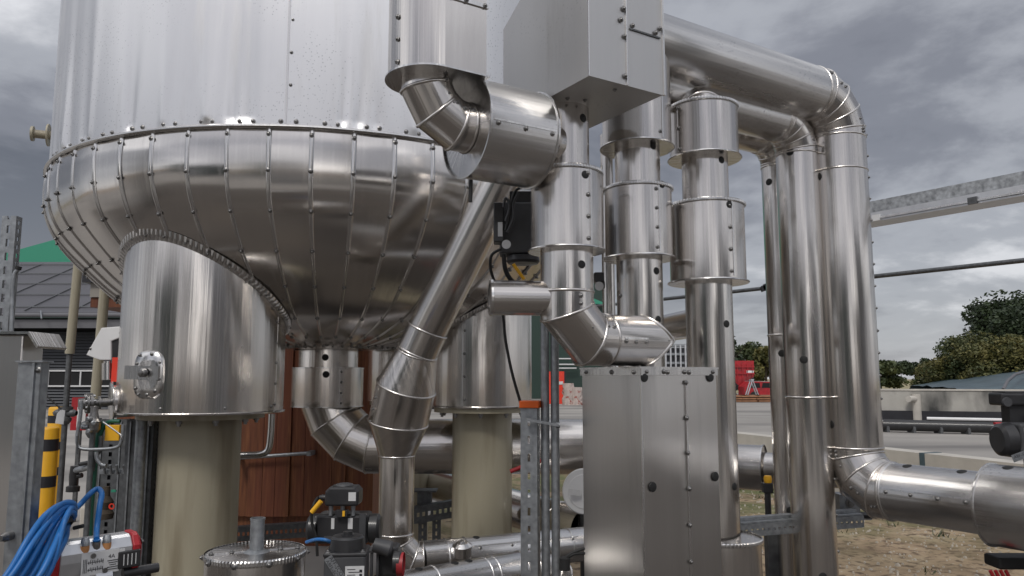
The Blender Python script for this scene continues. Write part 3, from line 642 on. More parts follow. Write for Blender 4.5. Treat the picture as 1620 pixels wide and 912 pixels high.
for t in (.2, .5, .75, 1.0, 1.25): 
    o = -UW * math.cos(t) * .092 + UZ * math.sin(t - .2) * .092; screw(p1, A_ + o + UX * (L12 - be + .015 - abs(math.sin(t)) * .08), o - UX * .3)
S0 = C(776, 475, K1.y - .04); S0.z = zat(830, 473, K1); S1 = K1 + UZ * S0.z; sdv = (S1 - S0).normalized()
tube(p1, S0, S1, .062, name='stub', caps=(True, False)); plug(p1, S0, S1, .062, S0.lerp(S1, .8), .9)
m = MB(); m.rev(S0, S1, [(-.003, .05), (-.003, .065), (.006, .066), (.008, .062)], 40); part('stub_rim', m, M['steel_edge'], p1)
# ---------------------------------------------------------------- riser 2
p2 = thing('riser_pipe', 'middle riser with two jackets, entering the top of the tall casing', 'pipe', (K2.x, K2.y, 0)); r2 = .090
za, zb_, zc_, ze = zat(1011, 300, K2), zat(1011, 410, K2), zat(1000, 236, K2), zat(1000, 90, K2)
jacket(p2, K2 + UZ * zb_, K2 + UZ * za, .132, r2, k=.6, n=4); jacket(p2, K2 + UZ * zc_ - UX * .0, K2 + UZ * ze - UX * .0, .137, r2, k=.72, n=3)
tube(p2, K2 + UZ * za, K2 + UZ * zc_, r2); tube(p2, K2 + UZ * 1.55, K2 + UZ * zb_, r2)
m = MB(); m.rev(K2 + UZ * ze, K2 + UZ * 9, [(0, .09), (.12, .088), (.25, .07), (.3, 0)], 36, 1); part('top_cap', m, M['steel'], p2)
for z_, k, rr in ((zat(1035, 303, K2), .7, .132), (zat(1038, 433, K2), .72, r2), (zat(1038, 508, K2), .75, r2), (zat(1037, 240, K2), .7, r2)): plug(p2, K2, K2 + UZ, rr, K2 + UZ * z_, k)
for z_ in (470,): screw(p2, K2 + dirk(K2, K2 + UZ, -.82) * r2 + UZ * zat(980, z_, K2), dirk(K2, K2 + UZ, -.82))
# ---------------------------------------------------------------- riser 3
K3 = xy(1122, 500, 3.05); r3 = .093
p3 = thing('riser_pipe', 'third riser with two jackets and a drum-shaped foot, right of the tall box', 'pipe', (K3.x, K3.y, 0))
za, zb_, zc_, ze, zf = zat(1120, 326, K3), zat(1120, 448, K3), zat(1120, 253, K3), zat(1120, 172, K3), zat(1120, 850, K3)
jacket(p3, K3 + UZ * zb_, K3 + UZ * za, .150, r3, k=.66, n=4); jacket(p3, K3 + UZ * zc_, K3 + UZ * ze, .138, r3, k=-.75, n=3)
tube(p3, K3 + UZ * za, K3 + UZ * zc_, r3); tube(p3, K3 + UZ * (zf - .02), K3 + UZ * zb_, r3)
jacket(p3, K3 + UZ * .25 + UX * .02, K3 + UZ * zf + UX * .02, .155, .05, k=.9, n=0)
for z_, k, rr in ((336, .6, .150), (515, .7, r3), (766, .8, r3), (262, .72, r3)): plug(p3, K3, K3 + UZ, rr, K3 + UZ * zat(1140, z_, K3), k)
ztop = zat(1120, 172, K3); zH2 = CAM.z + 1.21; R2p = xy(1272, 205, 3.6)
elbow(p3, K3 + UZ * (ztop - .09), K3 + UZ * (ztop + .02), K3 + UZ * (ztop + .02) + (UX * .5 + UW * .866) * .11, r3, 3, screws=0)
# ---------------------------------------------------------------- right-hand gooseneck pipes
def goose(pv, r, ztop, zbot, label, dirn, length, bend, px, beads=(), name='gooseneck_pipe', segs=4, mat='steel'):
    t = thing(name, label, 'pipe', (pv.x, pv.y, 0)); A = pv + UZ * (ztop - bend); Cn = pv + UZ * ztop; B = Cn + dirn * bend; E = Cn + dirn * length
    elbow(t, A, Cn, B, r, segs, screws=2, k=.9); tube(t, E, B, r, 'steel_wet'); tube(t, pv + UZ * zbot, A, r, mat, n=44, beads=beads); return t, Cn
R3p = xy(1337, 450, 3.6); z3 = C(1335, 160, 3.6).z
zb3 = CAM.z - .497; 
t3, Cn3 = goose(R3p, .127, z3, zb3 + .18, 'thickest gooseneck pipe, outermost, its foot running off the right edge', -UX, 1.5, .2, 1343, beads=(.888,))
for py, k in ((284, -.72), (671, -.72)): plug(t3, R3p, R3p + UZ, .127, R3p + UZ * zat(1320, py, R3p), k, .017)
for i in range(14): nd = dirk(R3p, R3p + UZ, 1.02); screw(t3, R3p + nd * .127 + UZ * (zb3 + .3 + i * .105), nd)
Cb = R3p + UZ * zb3; hdir = -UW; elbow(t3, R3p + UZ * (zb3 + .18), Cb, Cb + hdir * .18, .127, 3, screws=2, k=-.55 if False else -.6)
tube(t3, Cb + hdir * .18, Cb + hdir * .60, .124, 'steel_wet', beads=(0.02,)); seam(t3, Cb + hdir * .2, Cb + hdir * .58, .124, .05, 4)
jacket(t3, Cb + hdir * .60, Cb + hdir * 2.6, .158, .11, mat='steel_wet', rimA='bead', rimB='bead', n=0, name='sleeve')
for a_ in (.27, .5, .68): plug(t3, Cb, Cb + hdir, .124 if a_ < .6 else .158, Cb + hdir * a_, .93, .017)
R2v = xy(1272, 500, 3.6); z2t = C(1270, 200, 3.6).z
t2, _ = goose(R2v, .098, z2t, .3, 'middle gooseneck pipe, between the thin one and the thickest one', -UX, 1.3, .15, 1272, beads=(.52,))
for py, k in ((248, -.3), (570, -.1), (904, .3)): plug(t2, R2v, R2v + UZ, .098, R2v + UZ * zat(1265, py, R2v), k, .016)
for i in range(14): nd = dirk(R2v, R2v + UZ, 1.02); screw(t2, R2v + nd * .098 + UZ * (.55 + i * .16), nd)
R1v = xy(1240, 500, 3.88); z1t = C(1225, 225, 3.88).z
t1_, _ = goose(R1v, .082, z1t, .2, 'thinnest gooseneck pipe, half hidden on the left of the middle gooseneck', -UX, .9, .14, 1237, beads=(.655, .1))
for py, k in ((292, -.55), (560, -.2), (804, -.1)): plug(t1_, R1v, R1v + UZ, .082, R1v + UZ * zat(1225, py, R1v), k, .016)
# ---------------------------------------------------------------- tall box column
qn = xy(1014, 600, 2.65); zt = zat(1014, 583, qn)
cb = thing('pipe_casing', 'tall dull rectangular sheet casing with black plugs, standing below the risers', 'casing', (qn.x, qn.y, 0)); a_, b_ = .368, .335
m = MB(); m.prism([qn, qn + UX * a_, qn + UX * a_ + UW * b_, qn + UW * b_], UZ * zt); part('casing_shell', m, M['steel_flat'], cb)
m = MB()
for (o, e, l) in ((qn + UX * a_ / 2 - UW * .004, UX, a_ / 2), (qn + UW * b_ / 2 - UX * .004, UW, b_ / 2)):
    m.box(o + UZ * (zt - .012), e * (l + .004), (UW if e is UX else UX) * .003, UZ * .012)
m.box(qn + UX * a_ / 2 + UW * b_ / 2 + UZ * (zt + .003), UX * (a_ / 2 + .008), UW * (b_ / 2 + .008), UZ * .003); part('top_flange', m, M['steel_edge'], cb)
m = MB(); m.box(qn + UX * .21 - UW * .003 + UZ * (zt / 2 - .02), UX * .003, UW * .0025, UZ * (zt / 2 - .02)); part('casing_seam', m, M['steel_edge'], cb)
m = MB(); m.box(qn + UZ * zt / 2 - UZ * .014, UX * .003, UW * .003, UZ * (zt / 2 - .014)); part('corner_fold', m, M['steel_edge'], cb)
for i in range(7): screw(cb, qn + UX * .21 - UW * .005 + UZ * (zt - .05 - i * .125), -UW, 1.1)
for x_ in (.02, .1, .12, .2, .225, .345): screw(cb, qn + UX * x_ - UW * .008 + UZ * (zt - .012), -UW)
for x_ in (.03, .15, .3): screw(cb, qn + UW * x_ - UX * .008 + UZ * (zt - .012), -UX)
def flatplug(root, p, nd, s=.015):
    m = MB(); m.rev(p - nd * .002, p + nd, [(0, s), (.0035, s * 1.15), (.0055, s * 1.05), (.0068, s * .5), (.007, 0)], 18, .6); part('plug', m, M['rubber'], root)
for x_, py in ((.012, 597), (.335, 597), (.04, 772), (.345, 765)): flatplug(cb, qn + UX * x_ - UW * .003 + UZ * zat(1014, py, qn), -UW)
# ---------------------------------------------------------------- trees
def foliage(m, c, rx, ry, rz, n, s, rnd, lumps=9):
    cl = []
    for i in range(lumps):
        a = rnd.uniform(0, 6.283); u = rnd.uniform(-.75, .9); q = math.sqrt(max(0, 1 - u * u)) * rnd.uniform(.35, .72); cl.append((V((math.cos(a) * q * rx, math.sin(a) * q * ry, u * rz * .72)), rnd.uniform(.26, .48)))
    for i in range(n):
        b, k = rnd.choice(cl); d = V((rnd.gauss(0, 1), rnd.gauss(0, 1), rnd.gauss(0, 1))).normalized() * (rnd.random() ** .35)
        p = c + b + V((d.x * rx * k, d.y * ry * k, d.z * rz * k)); ss = s * rnd.uniform(.5, 1.3)
        e = V((rnd.gauss(0, 1), rnd.gauss(0, 1), rnd.gauss(0, .6))).normalized(); f = e.cross(V((rnd.gauss(0, 1), rnd.gauss(0, 1), rnd.gauss(0, 1)))).normalized()
        m.face(m.add([p - e * ss, p + f * ss * .5, p + e * ss, p - f * ss * .5]), [(0, 0)] * 4)
def tree(x, y, h, rx, mat, label, n=1500, s=.35, group=None, trunk=.25, name='tree', low=.2, seed=0, cat='tree', lumps=12):
    rnd = random.Random(seed); t = thing(name, label, cat, (x, y, 0), group)
    m = MB(); P = V((x, y, 0)); m.sweep([P, P + UZ * h * .4, P + V((.1, 0, h * .75))], [trunk, trunk * .7, trunk * .2], 8)
    for k in range(5):
        a = rnd.uniform(0, 6.28); m.sweep([P + UZ * h * (.3 + .06 * k), P + V((math.cos(a) * rx * .55, math.sin(a) * rx * .55, h * (.55 + .07 * k)))], [trunk * .45, trunk * .1], 6)
    part('trunk', m, M['bark'], t); m = MB(); rz = h * (1 - low) / 2; foliage(m, P + UZ * (h - rz), rx, rx, rz, n, s, rnd, lumps); part('crown', m, M[mat], t)
def at_(px, Y): p = C(px, 600, Y); return p.x, p.y
rt = random.Random(5)
nm = ['tall oak with a lumpy crown, {} in the far tree line']
FT = [(1378, 500, 14.5), (1402, 520, 12.5), (1426, 480, 14.5), (1450, 520, 12.5), (1474, 500, 15.5), (1500, 520, 16)]
desc = ['leftmost', 'second from the left', 'third from the left', 'fourth from the left', 'fifth from the left', 'rightmost']
for i, (px, Y, h) in enumerate(FT):
    x, y = at_(px, Y); tree(x, y, h, h * .5, 'leaf_dark', 'dark far tree, %s in the tree line beyond the stubble field' % desc[i], 3500, .9, 'trees beyond the stubble field', .3, low=.05, seed=i)
for i, (px, Y, h, mt, d) in enumerate([(1160, 110, 8.5, 'leaf_dark', 'dark tree rising left behind the red trailer'), (1184, 120, 7.2, 'leaf_mid', 'mid green tree directly above the red trailer'), (1212, 105, 6.0, 'leaf_olive', 'olive bushy tree above the red car'), (1236, 112, 7.4, 'leaf_mid', 'green tree beside the thin gooseneck pipe'), (1392, 100, 4.0, 'leaf_mid', 'low scrubby tree by the end of the stained wall')]):
    x, y = at_(px, Y); tree(x, y, h, 3.6, mt, d, 4000, .32, 'trees behind the yard', .22, low=.05, seed=20 + i)
x, y = at_(1660, 70); tree(x, y, 10.6, 8.4, 'leaf_dark', 'big dark broad-crowned tree at the right edge', 42000, .21, None, .45, low=.1, seed=40, lumps=34)
x, y = at_(1524, 58); tree(x, y, 5.0, 1.3, 'leaf_mid', 'narrow pointed conifer rising from the bushes', 1500, .16, None, .12, low=.02, seed=41)
for i, (px, Y, h, r_, mt, d) in enumerate([(1490, 55, 3.6, 2.5, 'leaf_olive', 'low olive bush at the left end of the bushes'), (1530, 54, 4.5, 2.9, 'leaf_mid', 'green bush under the pointed conifer'), (1572, 52, 4.9, 3.2, 'leaf_olive', 'yellowish bush in front of the big dark tree'), (1622, 52, 5.0, 3.2, 'leaf_olive', 'olive bush at the right edge above the silage sheet'), (1690, 51, 4.5, 3.0, 'leaf_mid', 'green bush just beyond the right edge'), (1765, 50, 4.0, 3.0, 'leaf_olive', 'second bush beyond the right edge')]):
    x, y = at_(px, Y); tree(x, y, h, r_, mt, d, 14000, .12, 'bushes beside the silage heap', .08, 'bush', 0, 50 + i, 'bush', lumps=16)
# ---------------------------------------------------------------- right background
def wall_mb(A, B, h, t): 
    A, B = V(A), V(B); d = (B - A).normalized(); n = UZ.cross(d); return MB().hexa([A, B, B + n * t, A + n * t, A + UZ * h, B + UZ * h, B + n * t + UZ * h, A + n * t + UZ * h])
a = C(1386, 640, 25); b_ = C(2300, 640, 20.5); zt = Z(618, 25, 1400)
wl = thing('concrete_wall', 'long stained concrete wall behind the black pipe at the far side of the yard', 'wall', (a.x, a.y, 0))
part('panel', wall_mb((a.x, a.y, 0), (b_.x, b_.y, 0), zt, .3), M['concrete_wall'], wl); d = V((b_.x - a.x, b_.y - a.y, 0)).normalized(); n_ = UZ.cross(d)
part('coping', wall_mb(V((a.x, a.y, zt)) - n_ * .03 - d * .02, V((b_.x, b_.y, zt)) - n_ * .03, .05, .36), M['concrete_light'], wl)
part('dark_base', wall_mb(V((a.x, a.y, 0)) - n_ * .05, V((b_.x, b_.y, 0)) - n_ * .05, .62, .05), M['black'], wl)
m = MB(); q = C(1451, 655, 24.6); m.sweep([(q.x, 24.6, .1), (q.x, 24.6, 1.15)], .13, 16, (True, True)); m.sweep([(q.x, 24.6, 1.0), (q.x - .35, 24.4, 1.0)], .1, 14, (True, True)); solo('standpipe', m, M['concrete_light'], 'short pale standpipe with a side outlet in front of the stained wall', 'pipe', (q.x, 24.6, .1))
za = Z(671, 23.5, 1500); a = C(1380, 668, 24); b_ = C(1595, 676, 22.5)
bp = thing('drain_hose', 'thick black pipe lying along the foot of the stained wall', 'pipe', (a.x, a.y, 0)); m = MB(); m.sweep([(a.x, a.y, .22), (b_.x, b_.y, .22)], .17, 16, (True, True)); part('pipe_body', m, M['plastic'], bp)
for k in range(5): q = V((a.x, a.y, .42)).lerp(V((b_.x, b_.y, .42)), .1 + .2 * k); m = MB(); m.abox(q.x - .04, q.x + .04, q.y - .19, q.y + .19, .004, .2); part('support', m, M['galv_dark'], bp)
m = MB(); q0 = V((a.x, a.y, .44)).lerp(V((b_.x, b_.y, .44)), .42); m.sweep([q0, (b_.x, b_.y, .44)], .05, 8, (True, True)); part('white_line', m, M['white'], bp)
q = C(1586, 674, 22.6); m = MB(); m.sweep([(q.x - .3, q.y - .1, .23), (q.x + .25, q.y - .13, .23)], .15, 14, (True, True)); part('red_band', m, M['red'], bp)
# low kerb wall
A = V((3.35, 14.2, 0)); B = V((7.3, 3.6, 0)); kw = thing('kerb_wall', 'low pale concrete barrier with a dark joint, running between the dirt and the yard', 'wall', A)
part('barrier', wall_mb(A, B, .73, .28), M['concrete_light'], kw); d = (B - A).normalized(); q = C(1487, 735, 9.6); t = (9.6 - 14.2) / (3.6 - 14.2); J = A.lerp(B, t)
part('joint_strip', wall_mb(J - UZ.cross(d) * .01, J + d * .07 - UZ.cross(d) * .01, .735, .30), M['tarp'], kw)
# silage heap
a = C(1487, 612, 36); b_ = C(1625, 584, 36); c_ = C(1800, 575, 40)
m = MB(); P = [V((a.x, 36, 0)), V((b_.x, 34, 0)), V((c_.x + 8, 34, 0)), V((c_.x + 8, 60, 0)), V((a.x, 58, 0))]; H = [a.z, b_.z, c_.z + .6, c_.z + .6, a.z + .3]
nx, ny = 40, 14; ids = []
for j in range(ny + 1):
    rw = []
    for i in range(nx + 1):
        x = a.x + (c_.x + 8 - a.x) * i / nx; y = 33 + 24 * j / ny; hx = min(1, i / nx * 2.3 + .02); hy = min(1, j / 3 if j < 3 else 1, (ny - j) / 2); z = (1.15 + 1.3 * hx) * max(hy, 0) ** .6 + noise.noise(V((x * .7, y * .5, 0))) * .12
        rw.append(V((x + (y - 33) * .38, y + 0, max(z, -.02))))
    ids.append(m.add(rw))
for j in range(ny):
    for i in range(nx): m.face([ids[j][i], ids[j][i + 1], ids[j + 1][i + 1], ids[j + 1][i]], None, True)
sh = thing('silage_heap', 'silage heap under a dark blue-green sheet behind the stained wall', 'heap', (a.x, 36, 0)); part('cover_sheet', m, M['tarp'], sh)
m = MB(); m.sweep([C(1587, 617, 33.2), C(1594, 603, 34.2), C(1606, 593, 36), C(1622, 588, 38)], .07, 8, crease=1); part('hold_down_strip', m, M['hall'], sh)
# red trailer, car, pallets
q = C(1172, 612, 62); x0 = C(1152, 612, 62).x; x1 = C(1194, 612, 62).x; zt = Z(571, 62, 1180)
tr = thing('farm_trailer', 'large red farm machine parked with its tall red side towards the car', 'trailer', (q.x, 62, 0))
m = MB(); m.prism([(x0, 62, .95), (x1 - .45, 62, .95), (x1, 62, 1.9), (x1, 62, zt), (x0, 62, zt)], (0, 2.4, 0)); part('body', m, M['red'], tr)
m = MB()
for k in range(5): m.box(((x0 + x1) / 2 - .7 + k * .4, 61.95, 1.9), (.03, 0, 0), (0, .04, 0), (0, 0, .9))
m.box(((x0 + x1) / 2, 61.93, 2.05), ((x1 - x0) / 2, 0, 0), (0, .04, 0), (0, 0, .05)); m.box(((x0 + x1) / 2, 61.93, zt - .5), ((x1 - x0) / 2, 0, 0), (0, .04, 0), (0, 0, .05)); part('ribs', m, M['red'], tr)
m = MB(); m.sweep([(x0 + .3, 61.9, .55), (x1 - .1, 61.9, 1.7)], .06, 8, (True, True)); m.sweep([(x0 + .2, 61.9, 1.6), (x1 - .8, 61.9, .5)], .06, 8, (True, True)); part('brace', m, M['black'], tr)
m = MB(); m.box((x1 - .35, 61.94, zt - .9), (.28, 0, 0), (0, .03, 0), (0, 0, .1)); part('lamp_panel', m, M['white'], tr)
for dx in (.75, 1.55):
    m = MB(); m.rev((x0 + dx, 61.8, .55), (x0 + dx, 64, .55), [(0, .2), (0, .55), (.35, .55), (.35, .2)], 24); part('wheel', m, M['rubber'], tr)
cx = C(1218, 612, 60).x; car = thing('estate_car', 'small red estate car parked right of the red farm machine', 'car', (cx, 60, 0))
m = MB(); m.prism([(cx - 2.0, 60, .35), (cx + 2.0, 60, .35), (cx + 2.05, 60, .75), (cx + 1.0, 60, .9), (cx + .5, 60, 1.38), (cx - 1.5, 60, 1.42), (cx - 2.0, 60, 1.0)], (0, 1.65, 0)); part('body', m, M['red'], car)
for (xa, xb) in ((-1.5, -.75), (-.65, .1)):
    m = MB(); m.prism([(cx + xa, 59.98, .92), (cx + xb, 59.98, .92), (cx + xb - .05, 59.98, 1.3), (cx + xa + .1, 59.98, 1.3)], (0, .03, 0)); part('window', m, M['hall_dark'], car)
m = MB(); m.prism([(cx + .2, 59.98, .92), (cx + .9, 59.98, .92), (cx + .5, 59.98, 1.3), (cx + .2, 59.98, 1.3)], (0, .03, 0)); part('window', m, M['hall_dark'], car)
m = MB(); m.prism([(cx - 1.5, 60.1, 1.43), (cx + .5, 60.1, 1.39), (cx + .5, 61.5, 1.39), (cx - 1.5, 61.5, 1.43)], (0, 0, .02)); part('roof', m, M['label'], car)
for dx in (-1.25, 1.3):
    m = MB(); m.rev((cx + dx, 59.9, .32), (cx + dx, 61, .32), [(0, .01), (0, .32), (.2, .32)], 20); part('wheel', m, M['rubber'], car)
m = MB(); lx = C(1191, 612, 57).x
for s_ in (-1, 1):
    m.sweep([(lx, 57, 1.55), (lx + s_ * .55, 57, .0)], .045, 6, (True, True)); m.sweep([(lx, 57.5, 1.55), (lx + s_ * .55, 57.5, .0)], .045, 6, (True, True))
m.box((lx, 57.25, 1.55), (.1, 0, 0), (0, .3, 0), (0, 0, .04)); solo('trestle', m, M['alu'], 'pale A-shaped trestle in front of the red machine and the car', 'trestle', (lx, 57, 0))
rp = random.Random(3); M['plank'] = plain('weathered_planks', (.30, .15, .08), .8, 0, .3, 2, .1)
for i in range(9):
    m = MB(); px = 1164 + i * 6.5; q = C(px, 630, 54); x = q.x + rp.uniform(-.1, .1); an = rp.uniform(-.25, .25); e = V((math.cos(an), math.sin(an), 0)); f = V((-e.y, e.x, 0))
    for k in range(3): m.box(V((x, 53.5 + (i % 3) * .8, .1 + k * .16)), e * rp.uniform(.5, .8), f * .5, UZ * .05)
    solo('plank_stack', m, M['plank'], 'rusty plank heap before the red machine, %s from the left' % ['first', 'second', 'third', 'fourth', 'fifth', 'sixth', 'seventh', 'eighth', 'ninth'][i], 'planks', (x, 53.5, 0), 'plank heaps on the yard')
# ---------------------------------------------------------------- overhead beam, cable
z0 = C(1378, 330, 5.0).z; A = CZ(1378, 320, z0); B = CZ(1620, 272, z0); d = (B - A).normalized(); s = UZ.cross(d); A = A - d * .75; B = B + d * 2.2
bm = thing('cable_tray_beam', 'spangled galvanised beam with white trunking hung under it, crossing the sky at the right', 'beam', A)
hb = .07; m = MB(); m.box((A + B) / 2 - UZ * hb / 2, d * (B - A).length / 2, s * .005, UZ * hb / 2); m.box((A + B) / 2 + s * .05, d * (B - A).length / 2, s * .05, UZ * .004); m.box((A + B) / 2 + s * .05 - UZ * hb, d * (B - A).length / 2, s * .055, UZ * .004); part('beam', m, M['galv_spangle'], bm)
m = MB(); m.box((A + B) / 2 - UZ * (hb + .040) + s * .05, d * (B - A).length / 2, s * .09, UZ * .030); part('trunking', m, M['alu'], bm); m = MB(); m.box((A + B) / 2 - UZ * (hb + .052) - s * .045, d * (B - A).length / 2, s * .004, UZ * .006); part('trunking_rib', m, M['steel_edge'], bm)
m = MB(); q = B - d * .1 + s * .05; m.abox(q.x - .05, q.x + .05, q.y - .05, q.y + .05, 0, z0 - hb - .08); part('post', m, M['galv'], bm)
for t in (.21, .36, .47): q = A.lerp(B, t) - UZ * (hb + .050) - s * .048; m = MB(); m.box(q, d * .025, s * .006, UZ * .02); part('clip', m, M['galv_dark'] if t == .36 else M['white'], bm)
zc = C(1380, 437, 7).z; A = CZ(925, 487, zc); B = CZ(1720, 401.5, zc); B = B + (B - A).normalized() * 6; m = MB(); m.sweep([A, B], .021, 10, (True, True)); cbx = thing('stay_rod', 'thin dark rod crossing the sky behind the risers and out at the right edge', 'rod', A); part('rod', m, M['galv_dark'], cbx); m = MB(); m.abox(B.x - .06, B.x + .06, B.y - .06, B.y + .06, 0, B.z + .1); part('post', m, M['galv_dark'], cbx)
q = CZ(1209, 456, zc); m = MB(); 
for k in range(4): m.box(q + V((rp.uniform(-.03, .03), -.02, rp.uniform(-.03, .03))), (.03, 0, .01), (0, .03, 0), (-.008, 0, .025))
part('clamp', m, M['black'], cbx)
# ---------------------------------------------------------------- left halls
a = C(-60, 640, 40); xr = C(200, 640, 40).x; hl = thing('grey_hall', 'dark grey farm hall with solar panels on its roof, far left', 'building', (a.x, 40, 0)); x0 = a.x - 12
ze = Z(497, 40, 100); zrf = Z(432, 47, 60); hx = xr + 16
m = MB(); m.abox(x0, hx, 41.5, 60, 0, ze - .1); part('wall', m, M['hall_dark'], hl)
m = MB(); m.hexa([(x0, 39.6, ze - .1), (hx, 39.6, ze - .1), (hx, 50, zrf + 1.0), (x0, 50, zrf + 1.0), (x0, 39.6, ze + .05), (hx, 39.6, ze + .05), (hx, 50, zrf + 1.15), (x0, 50, zrf + 1.15)]); rf = part('roof', m, M['solar'], hl)
m = MB(); sl_ = (zrf + 1.1 - ze) / 10.4
for k in range(5): y = 40.4 + k * 2.2; m.box(((x0 + hx) / 2, y, ze + .09 + sl_ * (y - 39.6)), ((hx - x0) / 2, 0, 0), (0, .04, .04 * sl_), (0, 0, .02))
for k in range(16): x = x0 + 2 + k * 2.6; m.box((x, 44.6, ze + .09 + sl_ * 5), (.03, 0, 0), (0, 4.8, 4.8 * sl_), (0, 0, .02))
part('panel_frames', m, M['galv_dark'], rf)
m = MB(); m.sweep([(x0, 39.5, ze - .1), (hx, 39.5, ze - .1)], .12, 10); m.box(((x0 + hx) / 2, 39.7, ze - .55), ((hx - x0) / 2, 0, 0), (0, .05, 0), (0, 0, .22)); part('gutter', m, M['hall'], hl)
for k in range(5):
    m = MB(); q = C(20 + k * 48, 470, 39.5); m.sweep([(q.x, 39.4, ze + .1), (q.x + .5, 38.7, ze - .35)], .04, 6, (True, True)); part('gutter_bracket', m, M['galv'], hl)
zs = Z(525, 41, 100); xs0 = C(-40, 600, 41).x; m = MB(); nsl = 26
for k in range(nsl): z_ = zs * k / nsl; m.prism([(xs0, 41.3, z_ + .01), (xs0, 41.18, z_ + .03), (xs0, 41.3, z_ + zs / nsl)], (xr + 3 - xs0, 0, 0))
dr_ = part('shutter_door', m, M['shutter'], hl)
za, zb_ = Z(610, 41, 100), Z(588, 41, 100)
m = MB(); m.abox(C(60, 600, 41.1).x, xr + 2, 41.08, 41.16, zb_, zb_ + .08); m.abox(C(60, 600, 41.1).x, xr + 2, 41.08, 41.16, za - .08, za)
for px in (76, 127, 178): x = C(px, 600, 41.1).x; m.abox(x - .035, x + .035, 41.085, 41.155, za, zb_)
part('window_frame', m, M['label'], dr_)
m = MB(); m.abox(C(60, 600, 41.1).x, xr + 2, 41.14, 41.17, za, zb_); part('window', m, M['hall_dark'], dr_)
# green hall
gA = C(-40, 430, 62); gB = C(962, 482, 62); gp = C(470, 274, 62); gh = thing('green_hall', 'big distant hall with a green gable, its peak hidden behind the tank', 'building', (gp.x, 62, 0))
m = MB(); m.prism([V((gA.x - 3, 62, gA.z)), V((gB.x, 62, gB.z)), V((gp.x, 62, gp.z))], (0, 25, 0)); part('roof', m, M['green_roof'], gh)
m = MB(); m.abox(gA.x - 2, gB.x - .3, 62.5, 86, 0, gA.z - .6); part('wall', m, M['green_wall'], gh)
m = MB()
for py in (568, 577, 583): p = C(884, py, 61.9); p2_ = C(912, py, 61.9); m.sweep([(p.x, 61.9, p.z), (p2_.x, 61.9, p2_.z)], .06, 6)
part('rails', m, M['label'], gh)
# red cabinet and pallet of bundles
p = C(868, 620, 50); q = C(893, 588, 50); cbn = thing('red_cabinet', 'bright red cabinet standing before the dark green wall, seen beside the conduits', 'cabinet', (p.x, 50, 0)); m = MB(); m.abox(p.x, q.x, 50, 51, 0, q.z); part('body', m, M['redbright'], cbn)
m = MB(); m.abox(q.x - .5, q.x - .1, 49.97, 50, q.z - .85, q.z - .65); part('handle', m, M['label'], cbn); m = MB(); m.abox(q.x - .02, q.x + .1, 49.96, 50.98, 0, q.z + .05); part('edge_post', m, M['black'], cbn)
rb = random.Random(9)
for i, (px, hgt, lab) in enumerate(((899, 1.35, 'white wrapped bundle of goods right beside the red cabinet'), (912, 1.1, 'smaller wrapped bundle at the edge of the tall casing'))):
    p = C(px, 620, 48); m = MB(); b0 = p.x; rows = []
    for j in range(8):
        rows.append(m.add([V((b0 + math.cos(t) * (.36 + rb.uniform(-.05, .05)), 48 + math.sin(t) * .35, hgt * j / 7)) for t in [2 * math.pi * k / 14 for k in range(14)]]))
    for a__, c__ in zip(rows, rows[1:]): m.strip(a__, c__, 1, 1, 0, 1, False)
    m.face(rows[-1]); solo('wrapped_bundle', m, plain('wrapped_goods%d' % i, (.5, .42, .38), .5, 0, .2, 5, .2, 8, .03, dark=(.3, .05, .03), dlo=.57, dhi=.66, ds=4), lab, 'bundle', (b0, 48, 0))
# ---------------------------------------------------------------- wooden shed behind the tank
x0 = C(186, 640, 7.7).x; x1 = C(592, 700, 7.7).x; zt = Z(489, 7.7, 165)
sd_ = thing('timber_shed', 'shed of vertical red-brown boards under and behind the tank', 'building', ((x0 + x1) / 2, 7.7, 0)); x = x0; rb = random.Random(2); m = MB()
while x < x1:
    wd = rb.uniform(.12, .16); k = rb.random() < .5; m.abox(x, min(x + wd, x1), 7.7 - (.025 if k else 0), 7.75, .3, zt); x += wd + .004
part('boards', m, M['wood'], sd_); m = MB(); m.abox(x0 + .02, x1 - .02, 7.752, 9.8, 0, zt); part('shed_body', m, M['wood'], sd_)
xl = C(142, 470, 7.5).x; m = MB(); m.abox(xl, x1 + .1, 7.5, 9.9, zt + .10, zt + .24); part('fascia', m, M['fascia'], sd_); m = MB(); m.abox(xl - .0, x1 + .08, 7.52, 9.8, zt, zt + .097); part('roof_beam', m, M['wood'], sd_)
m = MB(); m.abox(xl - .06, x1 + .15, 7.45, 9.95, zt + .243, zt + .42); part('roof', m, M['black'], sd_)
xa = C(370, 720, 7.6); m = MB(); pA = C(376, 725, 7.6); pB = C(492, 717, 7.6); m.sweep([pA, pB], .018, 8, (True, True)); m.box(pA, (.02, 0, 0), (0, .09, 0), (0, 0, .02)); m.box(pB, (.02, 0, 0), (0, .09, 0), (0, 0, .02)); part('rail', m, M['galv'], sd_)
